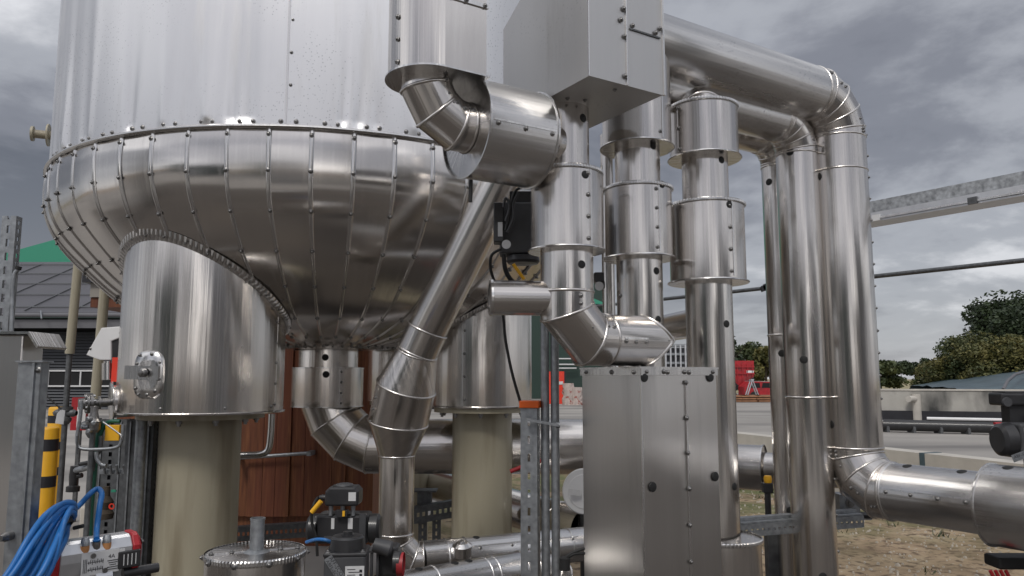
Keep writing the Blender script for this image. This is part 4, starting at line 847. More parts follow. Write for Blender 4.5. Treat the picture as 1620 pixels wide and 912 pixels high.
# ---------------------------------------------------------------- small builders
def bev(o, w=.003, seg=2):
    b = o.modifiers.new('bevel', 'BEVEL'); b.width = w; b.segments = seg; b.limit_method = 'ANGLE'; b.angle_limit = R(50); return o
def lay(m, A, d, Lg, e, W, n, th, pitch=.05, sl=.028, sw=.012):   # perforated plate of real bars, holes left open
    A, d, e, n = V(A), V(d).normalized(), V(e).normalized(), V(n).normalized(); rw = (W - sw) / 2
    for s in (-1, 1): m.box(A + d * Lg / 2 + e * s * (W - rw) / 2, d * Lg / 2, e * rw / 2, n * th / 2)
    k = 0
    while k * pitch < Lg - 1e-6:
        a = k * pitch; b = min(a + pitch - sl, Lg); m.box(A + d * (a + b) / 2, d * (b - a) / 2, e * sw / 2, n * th / 2 * .98); k += 1
def channel(name, label, A, B, e, n, W, D, mat='galv', cat='channel', sides=True, group=None, pitch=.05, sl=.028, sw=.012, root=None):
    A, B = V(A), V(B); d = (B - A).normalized(); Lg = (B - A).length; e = V(e).normalized(); n = V(n).normalized()
    t = thing(name, label, cat, A, group) if root is None else root
    m = MB(); lay(m, A, d, Lg, e, W, n, .004, pitch, sl, sw); part('web', m, M[mat], t)
    for s in (-1, 1):
        m = MB()
        if sides: lay(m, A + e * s * (W / 2 - .002) - n * (D / 2 + .002), d, Lg, n, D, e, .004, pitch * .6, pitch * .3, .010)
        else: m.box(A + d * Lg / 2 + e * s * (W / 2 - .002) - n * (D / 2 + .002), d * Lg / 2, n * D / 2, e * .002)
        part('flange', m, M[mat], t)
    return t
def hose(m, pts, r, n=10): m.sweep(spline([tuple(p) for p in pts], 8), r, n, (True, True), crease=1.5)
def text(root, s, P, right, up, size, mat='black', name='lettering'):
    cu = bpy.data.curves.new('t', 'FONT'); cu.body = s; cu.size = size; cu.resolution_u = 2
    ob = bpy.data.objects.new('t', cu); col.objects.link(ob); dg_ = bpy.context.evaluated_depsgraph_get(); me = bpy.data.meshes.new_from_object(ob.evaluated_get(dg_)); bpy.data.objects.remove(ob)
    right = V(right).normalized(); up = V(up).normalized(); loc = ROOT[root.name]
    for v in me.vertices: v.co = V(P) - loc + right * v.co.x + up * v.co.y
    me.materials.clear(); me.materials.append(M[mat]); o = bpy.data.objects.new(name, me); col.objects.link(o); o.parent = root; ROOT[o.name] = loc; return o
def frame_to_cam(P): 
    f = (CAM - V(P)); f.z = 0; f.normalize(); return f, UZ.cross(f)     # towards camera, right
X = V((1, 0, 0)); Y_ = V((0, 1, 0))
# ---------------------------------------------------------------- left foreground posts
pa = C(18, 700, 2.0); t = thing('steel_column', 'wide folded steel column with a capped top at the left edge', 'column', (pa.x, pa.y, 0))
ztop = C(30, 530, 2.0).z; xl, xr = C(-60, 600, 2).x, C(32, 600, 2.0).x
m = MB(); m.abox(xl, xr, 2.0, 2.09, 0, ztop); bev(part('column_body', m, M['steel_flat'], t), .004)
m = MB(); m.abox(xl - .01, xr + .022, 1.985, 2.12, ztop + .001, ztop + .008); m.prism([(xr + .022, 1.985, ztop + .008), (xr + .046, 1.99, ztop - .030), (xr + .046, 2.12, ztop - .030), (xr + .022, 2.12, ztop + .008)], V((-.003, 0, -.006))); part('column_cap', m, M['steel_edge'], t)
pb = C(52, 700, 1.9); t = thing('channel_post', 'blue-grey steel channel post with a bolted lip, in front of the folded column', 'post', (pb.x, pb.y, 0)); z_ = C(50, 574, 1.9).z
x0, x1 = C(24, 640, 1.9).x, C(60, 640, 1.9).x; m = MB(); m.abox(x0, x1, 1.9, 1.906, 0, z_); m.abox(x0, x0 + .006, 1.907, 1.935, 0, z_); m.abox(x1 - .006, x1, 1.907, 1.935, 0, z_); m.abox(x0 - .004, x1 + .008, 1.893, 1.94, z_ + .001, z_ + .005); part('post_body', m, M['galv'], t)
m = MB(); m.abox(x1 - .018, x1 - .012, 1.894, 1.8995, 0, z_); part('fold', m, M['galv'], t)
for zz_ in (z_ - .02, z_ - .5): screw(t, V((x1 - .006, 1.9, zz_)), -Y_, 1.0)
m = MB(); q = C(8, 850, 1.88); m.rev(q, q - Y_, [(-.02, .012), (0, .012), (.006, .009), (.018, .007), (.018, 0)], 8); part('bolt', m, M['screw'], t)
a = C(1, 522, 2.7); b = C(6, 342, 2.7); channel('slotted_rail', 'short slotted galvanised rail standing up above the folded column', V((a.x - .0, 2.7, 1.2)), V((a.x, 2.7, b.z)), X, -Y_, .052, .03, 'galv', 'rail', True)
p0 = C(16, 560, 2.5); p1_ = C(20, 450, 2.5); p2_ = C(28, 427, 2.5); t = thing('bent_tube', 'thin bent tube with a black end, beside the slotted rail at the left edge', 'tube', (p0.x, 2.5, 1.2)); m = MB(); hose(m, [V((p0.x - .01, 2.5, 1.2)), p0, p1_, p2_], .007); part('tube_body', m, M['galv'], t); m = MB(); m.sweep([p2_, p2_ + (p2_ - p1_).normalized() * .012], .010, 12, (True, True)); part('end_cap', m, M['rubber'], t)
# bollards
def bollard(px, Y, ptop, r, label, z0=0, bands=()):
    p = C(px, 700, Y); zt = C(px, ptop, Y).z; P = V((p.x, p.y, z0)); t = thing('bollard', label, 'bollard', P, 'striped bollards'); H = zt - z0
    m = MB(); m.rev(P, P + UZ, [(0, r), (H - .02, r), (H - .006, r * .93), (H, r * .8), (H, 0)], 40, .8); part('post', m, M['yellow'], t)
    for (za, zb_) in bands: m = MB(); m.rev(P, P + UZ, [(za, r), (za, r + .002), (zb_, r + .002), (zb_, r)], 40); part('band', m, M['black'], t)
    m = MB(); q = P + V((0, -r, H - .06)); m.rev(q, q - Y_, [(-.002, .006), (.004, .006), (.004, 0)], 10); part('rivet', m, M['black'], t)
for args in ((76, 7.0, 676, .085, 'nearer yellow and black bollard, thicker, left of the pale plinth', 0, [(C(0, b_, 6.9).z, C(0, a_, 6.9).z) for a_, b_ in ((696, 715), (755, 773))]),
             (89, 8.4, 644, .095, 'farther yellow and black bollard, taller, partly behind the thicker one', 0, [(C(0, b_, 8.3).z, C(0, a_, 8.3).z) for a_, b_ in ((658, 670), (700, 712), (740, 753))])): bollard(*args)
p = C(118, 800, 7.3); q = C(150, 800, 7.3); m = MB(); m.abox(C(70, 800, 7.3).x, C(190, 800, 7.3).x, 7.9, 8.8, .004, .36); o = solo('plinth', m, M['concrete_light'], 'pale concrete plinth at the foot of the bollards', 'plinth', (p.x, 8, 0)); bev(o, .02)
# thin insulated poles with valves
for (px1, py1, px2, py2, py3, Y, lab) in ((124, 415, 110, 560, 642, 6.2, 'thin vertical pipe, beige above and grey below, left of the tank legs'), (166, 455, 150, 640, 660, 5.6, 'thin dark vertical pipe partly hidden by the white sloping hood')):
    b = C(px2, py2, Y); P = V((b.x, Y, 0)); zt = C(px1, py1, Y).z; zm = b.z; ze = C(px2, py3, Y).z; t = thing('thin_pipe', lab, 'pipe', P); tpx = C(px1, py1, Y).x
    m = MB(); m.rev(V((b.x, Y, zm)), V((tpx, Y, zt)), [(0, .035), (zt - zm + .8, .035)], 20); m.rev(V((b.x, Y, zm)), V((tpx, Y, zt)), [(0, .0), (0, .035)], 20); part('insulation', m, M['beige'], t)
    m = MB(); m.rev(P, P + UZ, [(.5, .022), (zm, .022)], 16); part('bare_pipe', m, M['galv_dark'], t)
    m = MB(); q = P + UZ * ze; m.rev(q - UZ * .15, q + UZ, [(0, .03), (.03, .05), (.05, .05), (.06, .03), (.10, .03), (.11, .055), (.14, .055), (.14, .03)], 8, .1); m.rev(q - X * .09 - UZ * .06, q + X - UZ * .06, [(0, .02), (.02, .03), (.16, .03), (.18, .02)], 10); part('valve', m, M['galv_dark'], t)
# white hood with black unit, transmitter, red plate
q = C(160, 545, 4.0); t = thing('instrument_hood', 'white sloping hood over a black unit, left of the near leg cladding', 'hood', q)
m = MB(); m.prism([C(136, 562, 4.12), C(158, 570, 4.12), C(175, 570, 4.12), C(175, 540, 4.12), C(196, 532, 4.12), C(199, 516, 4.12), C(160, 519, 4.12)], V((.03, .12, 0))); bev(part('hood_shell', m, M['white'], t), .004)
m = MB(); m.prism([C(175, 570, 4.13), C(196, 570, 4.13), C(197, 536, 4.13), C(190, 532, 4.13), C(175, 541, 4.13)], V((.0, .1, 0))); part('black_unit', m, M['plastic'], t)
m = MB(); m.box(C(193, 539, 4.115), (.012, 0, .001), (0, .001, 0), (0, 0, .005)); part('yellow_tag', m, M['yellow'], t)
for px, py in ((191, 527), (195, 522), (143, 552)): screw(t, C(px, py, 4.12), -Y_, 1.0)
q = C(172, 590, 4.15); m = MB(); m.sweep([C(163, 580, 4.15), C(163, 597, 4.15)], .0, 4) if False else None
t = thing('transmitter', 'short shiny metal cylinder between the white hood and the disc flange', 'instrument', q); m = MB(); m.rev(C(172, 601, 4.15), C(172, 560, 4.15), [(0, 0), (0, .034), (.09, .034), (.09, .026), (.10, .026)], 28); part('body', m, M['steel_edge'], t); m = MB(); m.sweep([C(180, 596, 4.15), C(196, 596, 4.18)], .009, 10, (True, True)); m.rev(C(184, 596, 4.12), C(196, 596, 4.18), [(0, .015), (.015, .015), (.015, 0)], 6); part('connector', m, M['steel_edge'], t)
m = MB(); m.box(C(184, 585, 4.1), (.022, 0, 0), (0, .006, 0), (0, 0, .065)); solo('red_plate', m, M['redbright'], 'narrow bright red plate just behind the shiny metal cylinder', 'plate', C(184, 585, 4.1))
# disc flange with bolted hub, valve and tubing
fq = C(176, 636, 4.02); ax = V((-.8, -.55, -.06)).normalized(); t = thing('flanged_branch', 'branch with a big thin disc and bolted flange, left of the near leg', 'flange', fq)
m = MB(); m.rev(fq - ax * .18, fq, [(0, .085), (.178, .085)], 40); part('branch', m, M['steel'], t)
m = MB(); m.rev(fq, fq + ax, [(-.006, 0), (-.006, .100), (-.002, .104), (.002, .104), (.004, .098), (.004, 0)], 48, .9); part('disc', m, M['steel_edge'], t)
m = MB(); m.rev(fq, fq + ax, [(.005, .02), (.05, .02), (.05, .034), (.06, .034), (.06, .02), (.085, .02), (.085, .052), (.098, .052), (.098, .03), (.101, .03), (.101, .052), (.114, .052), (.114, .03), (.15, .028), (.15, 0)], 36, .5); part('hub', m, M['screw'], t)
e1 = ax.cross(UZ).normalized(); e2 = ax.cross(e1)
for k in range(8): a_ = 2 * math.pi * k / 8 + .3; q = fq + ax * .114 + (e1 * math.cos(a_) + e2 * math.sin(a_)) * .041; m = MB(); m.rev(q, q + ax, [(-.04, .0065), (-.001, .0065), (-.001, .009), (.008, .009), (.008, 0)], 6, .1); part('bolt', m, M['steel_edge'], t)
gq = C(148, 672, 3.85); t = thing('block_valve', 'small brownish block valve with round bosses under the bolted flange', 'valve', gq)
m = MB(); m.rev(gq - UZ * .04, gq + UZ, [(0, .0), (0, .022), (.015, .033), (.055, .036), (.07, .024), (.10, .018), (.13, .018), (.13, 0)], 10, .3); bev(part('valve_body', m, M['screw'], t), .002)
for dx, dz in ((-.05, -.01), (.035, .01), (0, -.03), (-.01, .03)): m = MB(); q = gq + V((dx * .5, -.034, dz)); m.rev(q, q + V((dx, -.05, 0)), [(-.01, .012), (.012, .012), (.016, .008), (.016, 0)], 12); part('boss', m, M['galv'], t)
m = MB(); m.rev(gq - UZ * .04, gq - UZ, [(0, .012), (.7, .012)], 12); part('stem', m, M['galv_dark'], t)
def tubing(label, pix, Y, r, mat='galv', name='tubing', cat='tube', dY=None):
    pts = [C(px, py, Y + (dY[i] if dY else 0)) for i, (px, py) in enumerate(pix)]; m = MB(); hose(m, pts, r); return solo(name, m, M[mat], label, cat, pts[0])
tubing('bent metal tube looping from the bolted flange down and right to the near leg', [(129, 634), (127, 660), (122, 690), (124, 706), (134, 711), (160, 711), (184, 708), (192, 698), (195, 672)], 3.78, .0085, 'galv')
tubing('short thin tube hanging below the loop, ending in a black tip', [(122, 690), (122, 712), (122, 719)], 3.77, .005, 'galv_dark')
tubing('silver thin rod slanting across the orange panel', [(163, 668), (190, 688), (191, 696)], 3.75, .004, 'steel_edge')
tubing('dark green hose hanging below the disc flange', [(166, 668), (156, 690), (151, 720), (147, 760), (142, 820), (140, 900)], 3.9, .016, 'green', 'hose', 'hose')
tubing('second green hose curling out under the disc flange', [(190, 667), (172, 668), (160, 680), (156, 700), (152, 730)], 3.92, .010, 'green', 'hose', 'hose')
tubing('grey hose bending right between the green hose and the perforated rack', [(160, 690), (158, 712), (150, 725), (146, 745)], 3.88, .010, 'galv_dark', 'hose', 'hose')
tubing('short curved grey pipe below the orange panel', [(152, 715), (154, 727), (160, 735), (168, 737)], 3.85, .011, 'galv', 'hose', 'hose')
m = MB(); a = C(179, 685, 3.9); m.box(a, (.036, 0, 0), (0, .012, 0), (0, 0, .039)); bev(solo('orange_panel', m, M['yellow'], 'square orange panel behind the tubing, left of the near leg pedestal', 'panel', a), .002)
a = C(126, 655, 9); t = thing('notice_board', 'red-edged white notice standing behind the bollards near the shutter', 'sign', (a.x, 9, 0)); m = MB(); m.box(a, (.09, 0, 0), (0, .02, 0), (0, 0, .19)); part('board', m, M['red'], t); m = MB(); m.box(a + V((.035, -.024, -.04)), (.05, 0, 0), (0, .003, 0), (0, 0, .12)); part('notice', m, M['label'], t); m = MB(); m.abox(a.x - .02, a.x + .02, 9.0, 9.04, 0, a.z - .19); part('leg', m, M['galv_dark'], t)
m = MB(); m.prism([C(96, 648, 3.0), C(103, 650, 3.0), C(100, 672, 3.0), C(87, 670, 3.0), C(90, 655, 3.0)], (0, .002, 0)); ct = solo('cable_tag', m, M['label'], 'white paper tag hanging on a black cable tie before the bollards', 'tag', C(96, 660, 3)); 
tubing('black cable tie slanting down to the white paper tag', [(73, 626), (84, 636), (97, 648)], 3.0, .003, 'rubber', 'cable_tie', 'cable tie')
t = thing('bib_tap', 'small dark tap with a grey spout near the pale plinth', 'tap', C(120, 760, 6.2)); m = MB(); q = C(118, 745, 6.2); m.rev(C(115, 778, 6.2), C(118, 740, 6.2), [(0, .0), (0, .05), (.04, .05), (.05, .03), (.12, .035), (.2, .03), (.2, 0)], 12, .5); m.sweep([C(118, 755, 6.2), C(130, 752, 6.2)], .02, 10, (True, True)); part('body', m, M['plastic'], t); m = MB(); m.sweep([q, C(130, 742, 6.15), C(146, 738, 6.1)], .025, 10, (True, True)); part('spout', m, M['galv'], t); m = MB(); m.sweep([C(126, 735, 6.1), C(150, 730, 6.1)], .016, 8, (True, True)); part('handle', m, M['plastic'], t)
# perforated racks left of the near leg
for i, (px, Y, W, lab) in enumerate(((171, 4.6, .17, 'leftmost wide perforated rack, behind the small brown valve with a red ring'), (200, 4.5, .09, 'narrow perforated rack in the middle of the dark racks'), (216, 4.2, .15, 'rightmost perforated rack, right against the near beige pedestal'))):
    a = C(px, 780, Y); rk = channel('perforated_rack', lab, V((a.x, Y, 0)), V((a.x, Y, C(px, 664, Y).z)), X, -Y_, W, .08, 'galv_dark', 'rack', True, 'perforated racks beside the near leg', .045, .026, .020)
    m = MB(); m.abox(a.x - W / 2 + .005, a.x + W / 2 - .005, Y + .02, Y + .05, 0, C(px, 664, Y).z); part('slot_shade_plate', m, M['black'], rk)  # black plate stands in for the shade inside the slots
    for dx in (-.33, .33) if W > .1 else ():
        m = MB(); m.abox(a.x + dx * W - .004, a.x + dx * W + .004, Y - .010, Y - .0025, 0, C(px, 664, Y).z - .01); part('rib', m, M['galv'], rk)
m = MB(); a = C(225, 780, 4.15); m.rev(V((a.x, 4.1, 0)), V((a.x, 4.1, 2)), [(0, .028), (C(225, 664, 4.15).z, .028)], 20); solo('conduit', m, M['galv'], 'single grey conduit running up in front of the rightmost perforated rack', 'conduit', (a.x, 4.1, 0))
m = MB(); a = C(191, 746, 4.3); m.box(a, (.11, 0, .0), (0, .02, 0), (0, 0, .012)); [m.sweep([a + V((dx, -.03, -.01)), a + V((dx, -.05, .04))], .007, 8, (True, True)) for dx in (-.07, -.035, .0, .04, .08)]; m.rev(a + V((.06, -.02, .05)), a + V((1, -.02, .05)), [(0, 0), (0, .024), (.06, .024), (.06, 0)], 14); solo('hose_clamp_bar', m, M['galv'], 'horizontal clamp bar with pins across the perforated racks', 'bar', a)
t = thing('drain_valve', 'small brown brass valve with a red ring, before the leftmost rack', 'valve', C(167, 800, 4.1)); a = C(167, 800, 4.2); m = MB(); m.rev(a - UZ * .07, a + UZ, [(0, 0), (0, .04), (.03, .045), (.05, .03), (.09, .04), (.12, .02), (.17, .018), (.17, 0)], 10, .5); part('body', m, M['bark'], t); m = MB(); a = C(178, 801, 4.1); m.rev(a, a - Y_, [(0, .013), (.01, .016), (.01, .010), (0, .010)], 18, 1); part('red_ring', m, M['redbright'], t); m = MB(); m.box(C(180, 777, 4.1), (.012, 0, 0), (0, .005, 0), (0, 0, .006)); part('green_tip', m, M['green_roof'], t)
tubing('curved stainless handrail pipe leaving the right side of the near leg cladding', [(430, 655), (428, 690), (424, 712), (412, 719), (392, 720), (372, 721)], 5.1, .022, 'steel_edge', 'bent_pipe', 'pipe')
# ---------------------------------------------------------------- pneumatic actuator with red ends
A = C(79, 886, 1.98); B = C(209, 866, 2.12); ax = (B - A).normalized(); L_ = (B - A).length; nf = ax.cross(UZ).normalized(); 
if nf.dot(CAM - A) < 0: nf = -nf
u2 = nf.cross(ax); u2 = u2 if u2.z > 0 else -u2
t = thing('pneumatic_actuator', 'aluminium pneumatic actuator with red end caps and a white label, bottom left', 'actuator', A - UZ * .05)
def ext(m, prof, a0, a1): m.prism([A + ax * a0 + nf * x + u2 * z for x, z in prof], ax * (a1 - a0))
pf = [(.035, -.045), (.040, -.01), (.040, .012), (.024, .034), (.012, .040), (-.03, .040), (-.04, .02), (-.04, -.045)]
m = MB(); ext(m, pf, .012, L_ - .012); bev(part('cylinder_body', m, M['alu'], t), .003)
pf2 = [(x * 1.07, z * 1.07) for x, z in pf]
for a0, a1 in ((-.01, .0115), (L_ - .0115, L_ + .006)): m = MB(); ext(m, pf2, a0, a1); bev(part('end_cap', m, M['red'], t), .003)
m = MB(); ext(m, [(x * .8, z * .8) for x, z in pf], L_ + .0065, L_ + .014); bev(part('end_plate', m, M['red'], t), .003)
for a0, z in ((-.011, .01), (-.011, -.04)): screw(t, A + ax * a0 + nf * .02 + u2 * z, -ax)
screw(t, A + ax * (L_ + .0145) + nf * .02 + u2 * .015, ax)
lb = A + ax * .105 + nf * .0435 - u2 * .018; m = MB(); m.box(lb - nf * .0015, ax * .045, nf * .0015, u2 * .028); m.box(lb + ax * .052 - nf * .0015 + u2 * .006, ax * .0065, nf * .0015, u2 * .020); lab_ = part('label_plate', m, M['label'], t)
text(lab_, '4A', lb + ax * .018 + u2 * .008 + nf * .0004, ax, u2, .014); 
for i in range(5): text(lab_, ['CE 01 24', 'MAX 8 BAR', 'G 1/4', 'IP 65', '24 V'][i], lb + ax * .014 + u2 * (.001 - .006 * i) + nf * .0004, ax, u2, .0055) if i < 0 else None
m = MB()
for i in range(5): m.box(lb + ax * .030 + u2 * (.002 - .0055 * i) + nf * .0006, ax * (.014 - .003 * (i % 3)), nf * .0003, u2 * .0009)
for i in range(2):
    for j in range(9): m.box(lb + ax * (-.028 + .0042 * j) + u2 * (.004 - .018 * i + .002 * (j % 2)) + nf * .0006, ax * .0006, nf * .0003, u2 * (.0035 + .001 * (j % 3)))
    m.box(lb + ax * -.012 + u2 * (.004 - .018 * i) + nf * .0005, ax * .019, nf * .0003, u2 * .0005)
for j in range(3): m.box(lb + ax * (-.040 + .0035 * j) - u2 * .003 + nf * .0006, ax * .0006, nf * .0003, u2 * .017)
part('printed_lines', m, M['black'], lab_)
for (da, dz) in ((-.018, .020), (.012, -.021)): m = MB(); q = lb + ax * da + u2 * dz; m.rev(q, q + nf, [(0, .0065), (.002, .0065), (.002, .0045), (.001, .0045), (.001, .002), (.003, .002), (.003, 0)], 16); part('label_screw', m, M['screw'], t)
for da in (.070, .122): 
    q = A + ax * da + nf * .03 + u2 * .012; m = MB(); m.rev(q, q + u2, [(0, .0), (0, .011), (.016, .011), (.016, 0)], 20); part('amber_base', m, M['amber'], t); m = MB(); m.rev(q + u2 * .0165, q + u2, [(0, .0105), (.012, .0105), (.014, .009), (.017, .009), (.019, .0075), (.019, 0)], 20, 1); part('silencer', m, M['galv'], t)
q = A + ax * .097 + nf * .03 + u2 * .014; m = MB(); m.rev(q, q + u2, [(0, .008), (.006, .010), (.018, .010), (.02, .0075), (.02, 0)], 8); part('hose_fitting', m, M['screw'], t); m = MB(); m.rev(q + u2 * .0205, q + u2, [(0, .009), (.004, .0105), (.005, .007), (.005, 0)], 16); part('release_ring', m, M['blue'], t)
m = MB(); q0 = q + u2 * .026; hose(m, [q0, C(153, 838, 2.08), C(158, 800, 2.1), C(161, 782, 2.12), C(155, 774, 2.15), C(143, 781, 2.12), C(122, 803, 2.1), C(95, 822, 2.0), C(60, 860, 1.85), C(20, 915, 1.8), C(-10, 960, 1.78)], .0072, 12); solo('air_hose', m, M['blue'], 'blue air hose rising from the actuator fitting and looping over to the left', 'hose', q0)
m = MB(); q = A + ax * .175 + nf * .036 - u2 * .02; m.box(q, ax * .028, nf * .012, u2 * .022); bp_ = part('black_terminal', m, M['plastic'], t); bev(bp_)
m = MB()
for k in range(4): m.box(q + nf * .0125 + ax * (-.015 + .010 * k), ax * .001, nf * .0005, u2 * .014)
part('white_print', m, M['label'], bp_)
m = MB(); q = A + ax * .165 + nf * .03 - u2 * .058; m.sweep([q, q + ax * .09], .013, 14, (True, True)); part('black_connector', m, M['plastic'], t); m = MB(); m.sweep([q - ax * .03 - u2 * .0, q - ax * .07], .02, 12, (True, True)); part('lower_body', m, M['alu'], t)
offs = [(0, 0), (14, -3), (28, 4), (8, 14), (22, 18), (36, 22), (48, 30), (58, 16)]
for i, (dx, dy) in enumerate(offs):
    m = MB(); d_ = .02 * (i % 3); pts = [C(-30 + dx * 1.2, 960, 1.72 + d_), C(14 + dx * 1.1, 905, 1.76 + d_), C(46 + dx * .8, 850 + dy * .6, 1.80 + d_), C(72 + dx * .5, 815 + dy * .8, 1.86 + d_), C(100 + dx * .2, 797 + dy * .5, 1.98 + d_), C(118, 801 + dy * .5, 2.04 + d_), C(112 - dx * .1, 822 + dy * .3, 2.05 + d_), C(92 + dx * .2, 850 + dy * .2, 1.98 + d_), C(58 + dx * .3, 905, 1.86 + d_), C(20 + dx * .3, 960, 1.78 + d_)]
    hose(m, pts, .0068, 12); solo('air_hose', m, M['blue'], '%s blue air hose of the coil at the bottom left, counted from the outside' % ['outermost', 'second', 'third', 'fourth', 'fifth', 'sixth', 'seventh', 'innermost'][i], 'hose', pts[0], 'blue air hoses coiled at the bottom left')
m = MB(); q = C(104, 836, 2.0); m.rev(q - V((.03, 0, -.0)), q + V((.5, 0, -.7)), [(0, .04), (0, .045), (.012, .045), (.012, .04)], 24); m.sweep([q + V((.02, 0, 0)), q + V((.045, 0, .006))], .005, 6, (True, True)); solo('hose_tie', m, M['rubber'], 'black tie strap binding the coiled blue hoses', 'tie', q)
# ---------------------------------------------------------------- round drum bottom left
kq = C(405, 872, 2.45); r_ = .150; t = thing('insulated_pot', 'round clad pot with pleated lid rim and open stub pipe, bottom left', 'pot', (kq.x, kq.y, .6)); K = V((kq.x, kq.y, 0)); zt = kq.z
m = MB(); m.rev(K + UZ * (zt - .5), K + UZ * 9, [(0, 0), (0, r_), (.5 - .012, r_)], 64); part('pot_side', m, M['steel'], t)
m = MB(); m.rev(K + UZ * zt, K + UZ * 9, [(0, 0), (0, .03)] if False else [(-.002, r_ - .001), (.0, r_ - .006), (.0, .0)], 64, 1); part('lid', m, M['steel_wet'], t)
m = MB(); collar(m, K + UZ * (zt - .008), UZ, r_ + .001, 84, .0035, .020); part('pleated_rim', m, M['steel_edge'], t)
m = MB(); e = V((.93, .36, 0)); m.box(K + UZ * (zt + .002), e * r_ * .98, V((-e.y, e.x, 0)) * .004, UZ * .0018); part('lid_seam', m, M['steel_edge'], t)
for k in (-.85, -.45, .5, .85): screw(t, K + e * r_ * k + V((0, -.008, zt + .002)), UZ)
for k in range(10): a_ = 2 * math.pi * (k + .4) / 10; e_ = V((math.cos(a_), math.sin(a_), 0)); screw(t, K + e_ * (r_ + .006) + UZ * (zt - .010), e_, 1.1)
q = K + V((.005, -.01, zt)); m = MB(); m.rev(q, q + UZ, [(0, .040), (.003, .034), (.008, .0215), (.094, .0215), (.096, .023), (.102, .023), (.102, .018), (.03, .018), (.03, 0)], 32, .6); part('stub_pipe', m, M['galv'], t); m = MB(); m.rev(q - V((-.01, .085, 0)), q + V((0, -.085, 9)), [(.001, 0), (.002, .015)], 16); 
# ---------------------------------------------------------------- black actuators bottom centre
q = C(545, 800, 2.95); t = thing('valve_positioner', 'black valve actuator with a domed black switch box on posts, bottom centre', 'actuator', q)
def cbox(m, px, py, Y, w, h, d): c = C(px, py, Y); m.box(c + V((0, d / 2, 0)), (w / 2, 0, 0), (0, d / 2, 0), (0, 0, h / 2)); return c
def pxw(n_, Y): return n_ / FPX * Y / .98
m = MB(); c = C(540, 786, 2.95); w_ = pxw(50, 2.95); 
m.prism([c + V((x * w_ / 2, 0, z)) for x, z in ((-1, -.036), (1, -.036), (1.04, -.02), (1.04, .018), (.8, .034), (-.75, .034), (-1.0, .018), (-1.04, -.02))], V((0, .09, 0))); sb_ = bev(part('switch_box', m, M['plastic'], t), .008, 3)
m = MB(); m.rev(c + V((0, .05, .0345)), c + V((0, .05, 9)), [(0, .035), (.006, .032), (.009, .02), (.009, 0)], 24, 1); part('indicator_dome', m, M['plastic_grey'], sb_)
m = MB(); m.box(c + V((w_ * .33, -.0015, .0)), (.014, 0, 0), (0, .0012, 0), (0, 0, .016)); part('label_plate', m, M['label'], sb_)
m = MB(); m.rev(c + V((-w_ / 2 - .03, .04, -.01)), c + V((0, .04, -.01)), [(0, .009), (.012, .012), (.028, .012)], 12); part('cable_gland', m, M['plastic'], sb_)
for dx in (-.045, .0, .04): m = MB(); m.sweep([c + V((dx, .03, -.075)), c + V((dx, .03, -.037))], .008, 10, (True, True)); part('post', m, M['galv'], t)
m = MB(); m.box(c + V((.0, .02, -.065)), (.022, 0, 0), (0, .015, 0), (0, 0, .012)); part('coupling', m, M['plastic'], t); m = MB(); m.box(c + V((.010, .002, -.063)), (.0045, 0, 0), (0, .002, 0), (0, 0, .010)); part('yellow_pointer', m, M['yellow'], t)
c2 = C(545, 838, 2.98); 
m = MB(); m.box(c2 + V((-.01, .05, 0)), (.10, 0, 0), (0, .05, 0), (0, 0, .055)); bev(part('cylinder_block', m, M['plastic'], t), .012, 3)
for sx in (-1, 1): m = MB(); q = c2 + V((-.01 + sx * .10, .05, -.005)); m.rev(q, q + X * sx, [(0, .055), (.03, .055), (.04, .045), (.042, 0)], 32, .6); part('end_cap', m, M['plastic'], t)
m = MB(); m.box(c2 + V((-.0, -.008, -.03)), (.075, 0, 0), (0, .004, 0), (0, 0, .006)); m.box(c2 + V((.07, -.006, 0)), (.012, 0, 0), (0, .006, 0), (0, 0, .06)); part('bracket', m, M['plastic_grey'], t); 
for dx, w_ in ((-.045, .006), (.022, .009)): m = MB(); m.box(c2 + V((dx, -.0015, .022)), (w_, 0, 0), (0, .001, 0), (0, 0, .020)); part('label_plate', m, M['label'], t)
m = MB(); hose(m, [c + V((-w_ - .09, .04, -.01)), C(497, 797, 2.95), C(493, 812, 2.95), C(494, 830, 2.95), C(500, 850, 2.95), C(502, 880, 2.95)], .0055); solo('signal_cable', m, M['rubber'], 'black cable hanging from the domed switch box past its yellow tag', 'cable', c)
m = MB(); a = C(508, 793, 2.94); b = C(493, 811, 2.94); m.sweep([a, b], .009, 10, (True, True)); solo('cable_marker', m, M['yellow'], 'yellow marker sleeve on the cable at the domed switch box', 'tag', a)
# front grey actuator with round black cap
q = C(543, 880, 2.35); t = thing('electric_actuator', 'dark grey box actuator with a thick round black cap, bottom centre', 'actuator', q)
f, rr = frame_to_cam(q); rr = (rr + f * .12).normalized(); f = rr.cross(UZ) if rr.cross(UZ).dot(CAM - q) > 0 else -rr.cross(UZ)
m = MB(); c = C(545, 925, 2.35); m.box(c - f * .05, rr * .062, f * .058, UZ * .085); bev(part('housing', m, M['plastic_grey'], t), .008, 3)
m = MB(); ct = c - f * .05 + UZ * .086; m.box(ct, rr * .064, f * .060, UZ * .006); bev(part('housing_lid', m, M['plastic'], t), .004)
m = MB(); m.rev(ct + UZ * .006, ct + UZ * 9, [(0, .052), (.034, .050), (.040, .044), (.040, .02), (.042, .02), (.042, .014), (.052, .014), (.052, 0)], 40, .6); part('round_cap', m, M['plastic'], t)
for sx in (-1, 1): screw(t, ct + rr * sx * .052 + f * .048 + UZ * .006, UZ, 1.0)
m = MB(); m.box(c + f * .009 + rr * .03 + UZ * .022, rr * .028, f * .001, UZ * .032); lp_ = part('type_label', m, M['label'], t); m = MB()
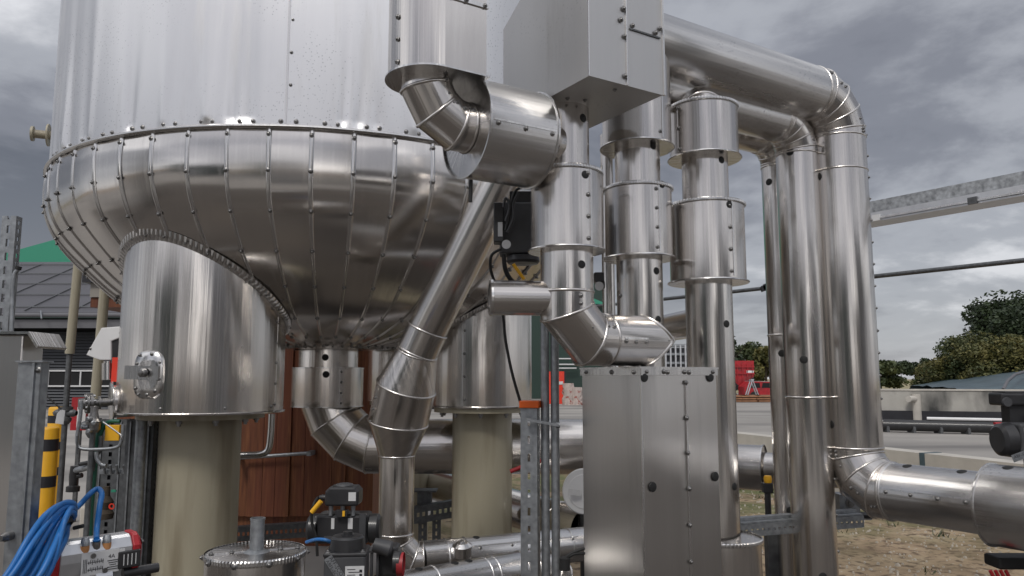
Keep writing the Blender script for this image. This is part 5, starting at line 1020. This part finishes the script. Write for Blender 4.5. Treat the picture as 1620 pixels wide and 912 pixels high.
for i in range(6): m.box(c + f * .0105 + rr * (.02 + .008 * (i % 2)) + UZ * (.045 - .008 * i), rr * (.012 + .004 * (i % 2)), f * .0003, UZ * .001)
for i in range(3): m.box(c + f * .0105 + rr * .048 + UZ * (.04 - .012 * i), rr * .004, f * .0003, UZ * .004)
part('printed_lines', m, M['black'], lp_)
dg1 = (rr * .55 - UZ * .83).normalized(); m = MB(); m.box(c + f * .0105 - rr * .022 + UZ * .04, dg1 * .05, f * .0004, dg1.cross(f) * .013); tp = part('written_tape', m, M['galv'], t); 
up_ = dg1.cross(f); up_ = up_ if up_.dot(rr) > 0 else -up_
text(tp, 'AFF-SCOT', c + f * .0112 - rr * .022 + UZ * .04 - dg1 * .046 + up_ * .001, dg1, up_, .0165); text(tp, 'ABFL-SCO', c + f * .0112 - rr * .022 + UZ * .04 - dg1 * .044 - up_ * .0115, dg1, up_, .0145)
m = MB(); hose(m, [C(485, 858, 2.5), C(500, 854, 2.45), C(516, 855, 2.42), C(530, 862, 2.45)], .0055); solo('air_hose', m, M['blue'], 'short blue hose between the clad pot and the round black cap', 'hose', C(485, 858, 2.5))
q = C(612, 880, 2.6); t = thing('limit_switch', 'black rounded switch unit with a red window, right of the box actuator', 'switch', q); m = MB(); m.box(q + V((.0, .04, -.02)), (.035, 0, 0), (0, .04, 0), (0, 0, .05)); bev(part('housing', m, M['plastic'], t), .012, 3)
m = MB(); q2 = C(606, 868, 2.56); m.rev(q2 + V((-.03, 0, .012)), q2 + V((.03, 0, -.004)), [(0, 0), (0, .022), (.055, .026), (.062, .02), (.062, 0)], 24, .6); part('top_knuckle', m, M['plastic_grey'], t)
m = MB(); q2 = C(633, 890, 2.56); m.rev(q2 + X * -.02, q2 + X, [(0, .036), (.02, .036), (.026, .03), (.026, 0)], 28, .6); part('end_drum', m, M['plastic'], t); m = MB(); m.rev(C(635, 893, 2.56), C(635, 893, 2.56) + X, [(-.012, .0372), (.008, .0372)], 28); part('red_window', m, M['red'], t)
m = MB(); c3 = C(590, 870, 2.6); m.box(c3, (.035, 0, 0), (0, .03, 0), (0, 0, .003)); m.box(c3 + V((-.0, -.02, -.05)), (.004, 0, 0), (0, .006, 0), (0, 0, .045)); m.box(c3 + V((.02, -.02, -.05)), (.004, 0, 0), (0, .006, 0), (0, 0, .045)); part('mounting_bracket', m, M['plastic_grey'], t); m = MB(); m.box(C(577, 908, 2.5), (.012, 0, 0), (0, .01, 0), (0, 0, .008)); part('yellow_pointer', m, M['yellow'], t)
# ---------------------------------------------------------------- black actuator behind riser 1
q = C(808, 360, 2.98); t = thing('valve_actuator', 'black box actuator with side control unit, behind the front riser jacket', 'actuator', q)
m = MB(); m.box(q + V((.03, .06, 0)), (.075, 0, 0), (0, .06, 0), (0, 0, .105)); bev(part('motor_housing', m, M['plastic_grey'], t), .01, 3)
m = MB(); m.box(q + V((.045, .06, .128)), (.05, 0, 0), (0, .05, 0), (0, 0, .022)); part('top_block', m, M['plastic'], t); m = MB(); m.rev(q + V((.05, .05, -.11)), q + V((.05, .05, -9)), [(0, .065), (.02, .068), (.03, .06), (.032, 0)], 28, .8); part('bottom_cap', m, M['plastic'], t)
m = MB(); c = C(789, 352, 2.9); m.box(c + V((0, .03, 0)), (.020, 0, 0), (0, .04, 0), (0, 0, .078)); cu_ = bev(part('control_unit', m, M['plastic'], t), .004); m = MB(); m.box(c + V((.006, -.0112, -.03)), (.009, 0, 0), (0, .001, 0), (0, 0, .028)); part('label_plate', m, M['label'], cu_)
m = MB(); q2 = C(801, 387, 2.87); m.rev(q2, q2 - Y_, [(0, .0), (0, .0175), (.0015, .0175), (.0015, 0)], 28); solo('tag_disc', m, M['label'], 'round pale metal tag hanging on the black actuator', 'tag', q2)
for i, (pix, mt, lab) in enumerate((([(838, 296), (818, 300), (810, 318), (806, 340), (800, 365)], 'rubber', 'black cable arching over the top of the black actuator'), ([(820, 305), (812, 322), (812, 345), (802, 368)], 'plastic_grey', 'second dark cable looping in front of the black actuator'), ([(797, 328), (799, 315), (804, 318), (806, 330), (800, 350)], 'plastic_grey', 'small cable loop at the top of the side control unit'), ([(793, 394), (778, 404), (776, 425), (783, 448), (790, 470), (796, 500), (800, 540), (810, 590), (823, 636)], 'rubber', 'long black cable hanging from the control unit down to the orange-capped post'), ([(797, 402), (799, 425), (806, 440), (813, 447)], 'rubber', 'thick black cable dropping behind the capped stub'), )):
    m = MB(); pts = [C(a_, b_, 2.86 if i < 3 else 2.86 + .02 * k) for k, (a_, b_) in enumerate(pix)]; hose(m, pts, .0058 if i != 4 else .009); solo('cable', m, M[mt], lab, 'cable', pts[0])
m = MB(); m.sweep([C(812, 418, 2.88), C(829, 442, 2.9)], .007, 8, (True, True)); solo('cable_marker', m, M['yellow'], 'yellow marker sleeve on a cable above the capped stub', 'tag', C(812, 418, 2.88))
m = MB(); a = C(745, 285, 2.5); m.sweep([a, C(744, 320, 2.5)], .007, 10, (True, True)); solo('drain_pin', m, M['rubber'], 'black pin hanging from the underside of the fat sideways drum', 'pin', a)
q = C(947, 440, 3.1); t = thing('small_actuator', 'small black unit with a round grey tag, between front and middle risers', 'actuator', q); m = MB(); m.box(q, (.02, 0, 0), (0, .03, 0), (0, 0, .02)); m.box(q + V((.012, 0, -.03)), (.012, 0, 0), (0, .02, 0), (0, 0, .015)); bev(part('housing', m, M['plastic'], t), .004); m = MB(); q2 = C(948, 453, 3.04); m.rev(q2, q2 - Y_, [(0, 0), (0, .018), (.002, .018), (.002, 0)], 24); part('tag_disc', m, M['label'], t)
m = MB(); a = C(963, 460, 3.5); m.rev(V((a.x, 3.5, 1.6)), V((a.x, 3.5, 5)), [(0, .03), (1.2, .03)], 20); solo('slim_pipe', m, M['steel'], 'slim upright pipe just left of the middle riser', 'pipe', (a.x, 3.5, 1.6))
# ---------------------------------------------------------------- perforated post and conduits
a = C(837, 780, 3.0); zt = C(837, 645, 3.0).z; t = channel('slotted_post', 'slotted galvanised post with an orange plastic cap, left of two conduits', V((a.x, 3.0, 0)), V((a.x, 3.0, zt)), V((1, -.25, 0)), V((-.25, -1, 0)), .066, .05, 'galv', 'post', True, None, .068, .030, .011)
m = MB(); m.box(V((a.x + .008, 3.02, zt + .012)), V((1, -.25, 0)) * .038, V((-.25, -1, 0)) * -.034, UZ * .014); bev(part('cap', m, M['orange'], t), .003)
for i, px in enumerate((863, 879)):
    b = C(px, 780, 3.02); m = MB(); m.rev(V((b.x, 3.02, 0)), V((b.x, 3.02, 9)), [(0, .0165), (C(px, 500, 3.02).z, .0165)], 24); solo('conduit', m, M['galv'], ['left one of the two grey conduits beside the slotted post', 'right one of the two grey conduits, next to the tall casing'][i], 'conduit', (b.x, 3.02, 0), 'grey conduits beside the slotted post')
m = MB(); b0 = C(833, 664, 2.96); b1 = C(884, 673, 2.96); m.box((b0 + b1) / 2, (b1 - b0) / 2, (0, .014, 0), UZ * .005); m.rev(b1 - X * .01, b1 + X, [(0, 0), (0, .011), (.014, .011), (.014, 0)], 8); solo('clamp_rail', m, M['galv'], 'short rail clamping the conduits to the slotted post', 'rail', b0)
t = thing('cable_end', 'black plug with two cables bending out from behind the casing', 'cable', C(894, 893, 2.75)); m = MB(); m.rev(C(893, 902, 2.75), C(894, 880, 2.75), [(0, 0), (0, .019), (.04, .019), (.045, .01), (.045, 0)], 16); part('plug_body', m, M['rubber'], t); m = MB(); hose(m, [C(893, 884, 2.75), C(905, 875, 2.75), C(925, 868, 2.76)], .005); hose(m, [C(896, 884, 2.75), C(908, 877, 2.75), C(925, 876, 2.76)], .005); part('cables', m, M['rubber'], t)['kind'] = 'stuff'
q = C(925, 778, 4.6); t = thing('round_cover', 'round pale grey cover disc peeping out left of the tall casing', 'cover', q); ax = V((-.25, -.95, .05)).normalized(); m = MB(); m.rev(q - ax * .05, q + ax, [(0, 0), (0, .13), (.05, .135), (.058, .128), (.058, .10), (.062, .098), (.062, 0)], 48, .5); part('disc', m, M['white'], t); m = MB(); m.box(q + ax * .015 + V((-.06, -.02, .0)), (.035, 0, -.004), ax * .002, (0, 0, .018)); part('name_plate', m, M['label'], t); m = MB(); m.sweep([q + V((-.0, .0, -.13)), V((q.x, q.y + .05, 0))], .03, 10); part('stand', m, M['plastic'], t)
# ---------------------------------------------------------------- under the tank: rack and shelf
a = C(432, 850, 6.9); b = C(612, 828, 7.3); 
for i, (pa_, pb_, Y, lab) in enumerate((((372, 846), (500, 838), 6.6, 'dark perforated rail low in front of the timber boards'), ((655, 816), (716, 806), 5.6, 'dark perforated rail left of the right-hand beige pedestal'))):
    A = C(pa_[0], pa_[1], Y); B = C(pb_[0], pb_[1], Y); channel('perforated_rail', lab, A, B, UZ, -Y_, .12, .08, 'galv_dark', 'rail', False, None, .04, .02, .03)
for i, px in enumerate((668, 690)): a = C(px, 850, 5.65); channel('rail_leg', ['left perforated leg under the rail by the beige pedestal', 'right perforated leg under the rail by the beige pedestal'][i], V((a.x, 5.66, 0)), V((a.x, 5.66, C(px, 822, 5.6).z)), X, -Y_, .06, .03, 'galv_dark', 'leg', False)
q = C(672, 790, 5.75); m = MB(); m.box(q, (.05, 0, 0), (0, .05, 0), (0, 0, .06)); m.box(q + UZ * .065, (.09, 0, 0), (0, .07, 0), (0, 0, .006)); m.box(q - UZ * .065, (.09, 0, 0), (0, .07, 0), (0, 0, .006)); solo('pipe_shoe', m, M['galv_dark'], 'dark steel shoe carrying the dull low pipe on its rail', 'support', q)
for i, (px, py, lab) in enumerate(((817, 743, 'small red valve lever right of the beige pedestal'), (848, 733, 'small red valve lever glimpsed between slotted post and conduit'))): a = C(px, py, 4.4); m = MB(); m.sweep([a - V((.035, 0, .012)), a + V((.03, 0, .014))], .012, 10, (True, True)); solo('lever_valve', m, M['red'], lab, 'valve', a)
# ---------------------------------------------------------------- right: strut rack, shoes, pipe behind
A = C(1120, 832, 3.75); B = C(1366, 846, 3.75); za = C(1270, 815, 3.75).z; A = CZ(1120, 834, za); B = CZ(1366, 815, za)
dd = (B - A).normalized(); nn = dd.cross(UZ); nn = nn if nn.y < 0 else -nn
t = thing('strut_beam', 'double perforated galvanised strut lying low behind the gooseneck pipes', 'beam', A)
channel('s', '', A - UZ * .03, B - UZ * .03, UZ, nn, .055, .10, 'galv', root=t, pitch=.03, sl=.014, sw=.010)
m = MB(); m.box((A + B) / 2 - nn * .06 + UZ * .002, dd * (B - A).length / 2, nn * .055, UZ * .003); m.box((A + B) / 2 - nn * .06 + UZ * .012, dd * (B - A).length / 2, nn * .02, UZ * .006); part('top_plate', m, M['galv'], t)
for px in (1222,): q = C(px, 870, 3.9); m = MB(); m.abox(q.x - .03, q.x + .03, 3.87, 3.93, 0, za - .09); part('leg', m, M['galv_dark'], t)
q = C(1338, 800, 3.9); t = thing('pipe_shoe', 'grey steel shoe with a black slide pad on the strut beam', 'support', q); m = MB(); m.box(q + UZ * .015, (.05, 0, 0), (0, .05, 0), (0, 0, .045)); part('bracket', m, M['galv'], t); m = MB(); m.box(q - UZ * .045 + X * .03, (.10, -.02, 0), (.01, .05, 0), (0, 0, .008)); part('slide_pad', m, M['rubber'], t); m = MB(); m.box(q - UZ * .058 + X * .03, (.075, 0, 0), (0, .05, 0), (0, 0, .004)); part('slide_plate', m, M['label'], t)
m = MB(); m.rev(q + V((-.0, -.052, .02)), q + V((0, -1, .02)), [(0, .022), (.004, .022), (.004, .012), (.012, .012), (.012, 0)], 12); part('bolt', m, M['screw'], t)
zc = C(1200, 738, 4.6).z; A = CZ(1120, 730, zc); B = CZ(1370, 776, zc); A = C(1120, 736, 4.6); B = V((C(1372, 770, 4.2).x, 4.2, A.z)); t = thing('background_pipe', 'thick clad pipe stepping down to a thinner one, behind the gooseneck pipes', 'pipe', A)
d = (B - A).normalized(); l1 = (C(1210, 738, 4.5) - A).length; jacket(t, A - d * .3, A + d * l1, .128, .09, rimA='bead', rimB='bead', n=0, name='sleeve'); tube(t, A + d * l1, B + d * .0, .088, caps=(False, True))
q = C(1214, 772, 4.05); t = thing('hand_valve', 'black valve with an orange top, peeping out left of the thin gooseneck', 'valve', q); m = MB(); m.box(q, (.025, 0, 0), (0, .02, 0), (0, 0, .025)); m.sweep([q + V((.0, 0, -.02)), q + V((0, 0, -.16))], .016, 10, (True, True)); bev(part('body', m, M['plastic'], t), .004); m = MB(); m.rev(q + V((.004, 0, .026)), q + V((.004, 0, 9)), [(0, .018), (.02, .022), (.035, .018), (.038, 0)], 20, .7); part('knob', m, M['yellow'], t)
A = C(1046, 521, 3.6); B = V((K3.x, K3.y, A.z)); m = MB(); t = thing('crossing_pipe', 'short stretch of level clad pipe seen between the middle and third risers', 'pipe', A); tube(t, A - (B - A).normalized() * .25, B, .062); 
t = thing('crate_stack', 'stack of pale slatted crates far off between the middle and third risers', 'crates', C(1067, 560, 30)); m = MB(); a0 = C(1045, 560, 30); a1 = C(1092, 560, 30)
zt0 = C(0, 546, 30).z; zb0 = 0
for k in range(9): z_ = .2 + (zt0 - .2) * k / 8; m.abox(a0.x, a1.x, 30, 30.9, z_ - .06, z_ + .03)
part('slats', m, M['galv'], t); m = MB()
for k in range(7): x = a0.x + (a1.x - a0.x) * k / 6; m.abox(x - .03, x + .03, 29.95, 29.99, 0, zt0)
part('uprights', m, M['alu'], t); m = MB(); m.abox(a0.x + .05, a1.x - .05, 30.4, 30.45, .1, zt0 - .1); part('back_board', m, M['hall'], t)
# actuator at the right edge
q = C(1600, 665, 3.4); t = thing('electric_actuator', 'dark grey actuator with black round end and taped label at the right edge', 'actuator', q)
m = MB(); c = C(1588, 696, 3.4); e = C(1660, 690, 3.4); e.z = c.z; dA = (e - c).normalized(); m.rev(c - dA * .03, e, [(0, .0), (0, .055), (.012, .070), (.055, .076), (.055, 0)], 40, .6); part('end_cap', m, M['plastic'], t)
m = MB(); m.box(c + dA * .14, dA * .11, (0, .07, 0), (0, 0, .074)); bev(part('housing', m, M['plastic_grey'], t), .012, 3); m = MB(); m.box(c + dA * .10 + V((0, -.072, .012)), dA * .055, (0, .001, 0), (0, 0, .045)); lb_ = part('type_label', m, M['label'], t)
m = MB()
for k in range(5): m.box(c + dA * (.085 + .004 * (k % 2)) + V((0, -.0735, .028 - k * .013)), dA * (.032 - .004 * (k % 2)), (0, .0003, 0), (0, 0, .0012))
part('printed_lines', m, M['black'], lb_); text(lb_, 'CMS', c + dA * .064 + V((0, -.0735, .038)), dA, UZ, .016)
tpd = (dA * .93 + UZ * .33).normalized(); m = MB(); m.box(c + dA * .05 + V((0, -.0745, -.052)), tpd * .07, (0, .0008, 0), tpd.cross(V((0, -1, 0))) * .016); tp = part('written_tape', m, M['galv'], t); tu = tpd.cross(V((0, 1, 0))); tu = tu if tu.z > 0 else -tu; text(tp, 'ABF-SCOT', c + dA * .05 + V((0, -.0757, -.052)) - tpd * .062 + tu * -.002, tpd, tu, .018)
m = MB(); c = C(1600, 632, 3.42); m.box(c + V((.05, .04, 0)), (.10, 0, 0), (0, .05, 0), (0, 0, .028)); bev(part('gear_head', m, M['plastic'], t), .010, 3); m = MB(); m.box(c + V((.06, .04, .032)), (.09, 0, 0), (0, .045, 0), (0, 0, .003)); m.rev(c + V((-.03, -.012, -.012)), c + V((-.03, -1, -.012)), [(0, .022), (.01, .020), (.01, 0)], 20); part('head_cover', m, M['plastic_grey'], t)
m = MB(); m.box(c + V((.03, .04, -.06)), (.035, 0, 0), (0, .03, 0), (0, 0, .05)); m.rev(c + V((.07, .0, -.088)), c + V((.07, 0, 9)), [(-.02, .012), (0, .012), (.02, .01)], 10); part('neck', m, M['plastic'], t); m = MB(); m.sweep([V((c.x + .1, c.y + .05, 0)), V((c.x + .1, c.y + .05, 1.4))], .03, 10); part('stand', m, M['galv_dark'], t)
m = MB(); q = C(1604, 888, 3.1); m.box(q, (.09, 0, 0), (0, .05, 0), (0, 0, .022)); t = thing('rubber_pad', 'black rubber pad under the fat pipe sleeve, bottom right corner', 'pad', q); bev(part('pad', m, M['rubber'], t), .008); m = MB(); q = C(1575, 908, 3.05)
for k in range(4): m.sweep([q + V((-.02 + .02 * k, 0, .012)), q + V((.0 + .02 * k, 0, -.03))], .007, 6, (True, True))
part('red_straps', m, M['red'], t)['kind'] = 'stuff'
# ---------------------------------------------------------------- added blocks and columns out of view, for the steel to reflect
for i, (x0, x1, y, d_, h, mt, lab) in enumerate(((-26, -9.5, -15, 10, 5.0, 'green_wall', 'added dark reflection block behind the viewpoint, to the left'), (-3.5, -1.5, -8, 3, 3.6, 'hall', 'added narrow grey reflection block behind the viewpoint'), (2.2, 5.0, -6.5, 3, 2.6, 'concrete_light', 'added pale reflection block behind the viewpoint, to the right'), (9, 26, -13, 8, 5.5, 'hall', 'added long dark grey reflection block behind the viewpoint, to the right'))):
    t = thing('reflection_block', lab, 'building', ((x0 + x1) / 2, y, 0)); m = MB(); m.abox(x0, x1, y - d_, y, 0, h); part('wall', m, M[mt], t)
    m = MB(); m.abox(x0 - .2, x1 + .2, y - d_ - .2, y + .2, h + .002, h + .25); part('roof', m, M['hall'], t); m = MB(); m.abox(x0 + (x1 - x0) * .3, x0 + (x1 - x0) * .6, y + .002, y + .05, .02, min(h - .6, 3.5)); part('block_panel', m, M['label'], t)
for i, (x, y, r_, h) in enumerate(((-5.5, -3.0, .12, 5), (-.9, -3.6, .10, 5), (1.3, -4.5, .14, 5), (5.8, -1.0, .15, 6), (6.4, 1.2, .15, 6), (-7, 1.5, .4, 4.5))):  # unseen columns added to put dark bands in the steel
    m = MB(); m.rev((x, y, 0), (x, y, 9), [(0, r_), (h, r_), (h, 0)], 24); solo('reflection_column', m, M['hall_dark' if i % 2 else 'galv_dark'], ['added dark reflection column behind the viewpoint, far left', 'added slim reflection column just behind the viewpoint', 'added dark reflection column behind the viewpoint, right of centre', 'added dark reflection column outside the right edge', 'added farther reflection column outside the right edge', 'added wide reflection column outside the left edge'][i], 'column', (x, y, 0))

# ---------------------------------------------------------------- stones and weeds on the dirt
rs = random.Random(21); m = MB()
for i in range(2600):
    y = 3.2 + 9 * rs.random() ** 1.4; x = rs.uniform(.9, 7.2 - (y - 3) * .32); s = rs.uniform(.006, .022) * (1.5 if rs.random() < .06 else 1); q = V((x, y, .009 + s * .25)); a_ = rs.uniform(0, 3)
    e1 = V((math.cos(a_), math.sin(a_), 0)) * s; e2 = V((-math.sin(a_), math.cos(a_), 0)) * s * rs.uniform(.5, .9); h_ = UZ * s * rs.uniform(.35, .7)
    I = m.add([q - e1 - h_, q + e2 - h_, q + e1 - h_, q - e2 - h_, q - e1 * .5 + h_, q + e2 * .6 + h_, q + e1 * .55 + h_, q - e2 * .5 + h_])
    for f_ in ((4, 5, 6, 7), (0, 1, 5, 4), (1, 2, 6, 5), (2, 3, 7, 6), (3, 0, 4, 7)): m.face([I[k] for k in f_])
gs = solo('gravel', m, plain('pale_stones', (.42, .38, .32), .9, 0, .3, 12, 0), 'pale stones scattered over the bare dirt at the lower right', 'gravel', (3, 6, 0)); gs['kind'] = 'stuff'
m = MB()
for i in range(40):
    y = 4.0 + 8 * rs.random(); x = rs.uniform(1.2, 6.9 - (y - 3) * .32); n_ = rs.randint(5, 34)
    for k in range(n_):
        a_ = rs.uniform(0, 6.28); l_ = rs.uniform(.02, .075); b0 = V((x + rs.gauss(0, .045), y + rs.gauss(0, .045), .008)); t_ = b0 + V((math.cos(a_) * l_ * .8, math.sin(a_) * l_ * .8, l_)); s_ = V((-math.sin(a_), math.cos(a_), 0)) * .006
        m.face(m.add([b0 - s_, b0 + s_, t_ + s_ * .3, t_ - s_ * .3]), [(0, 0)] * 4)
ws = solo('weeds', m, M['leaf_mid'], 'sparse low green weeds growing in the bare dirt', 'weeds', (3, 6, 0)); ws['kind'] = 'stuff'
finish_screws()
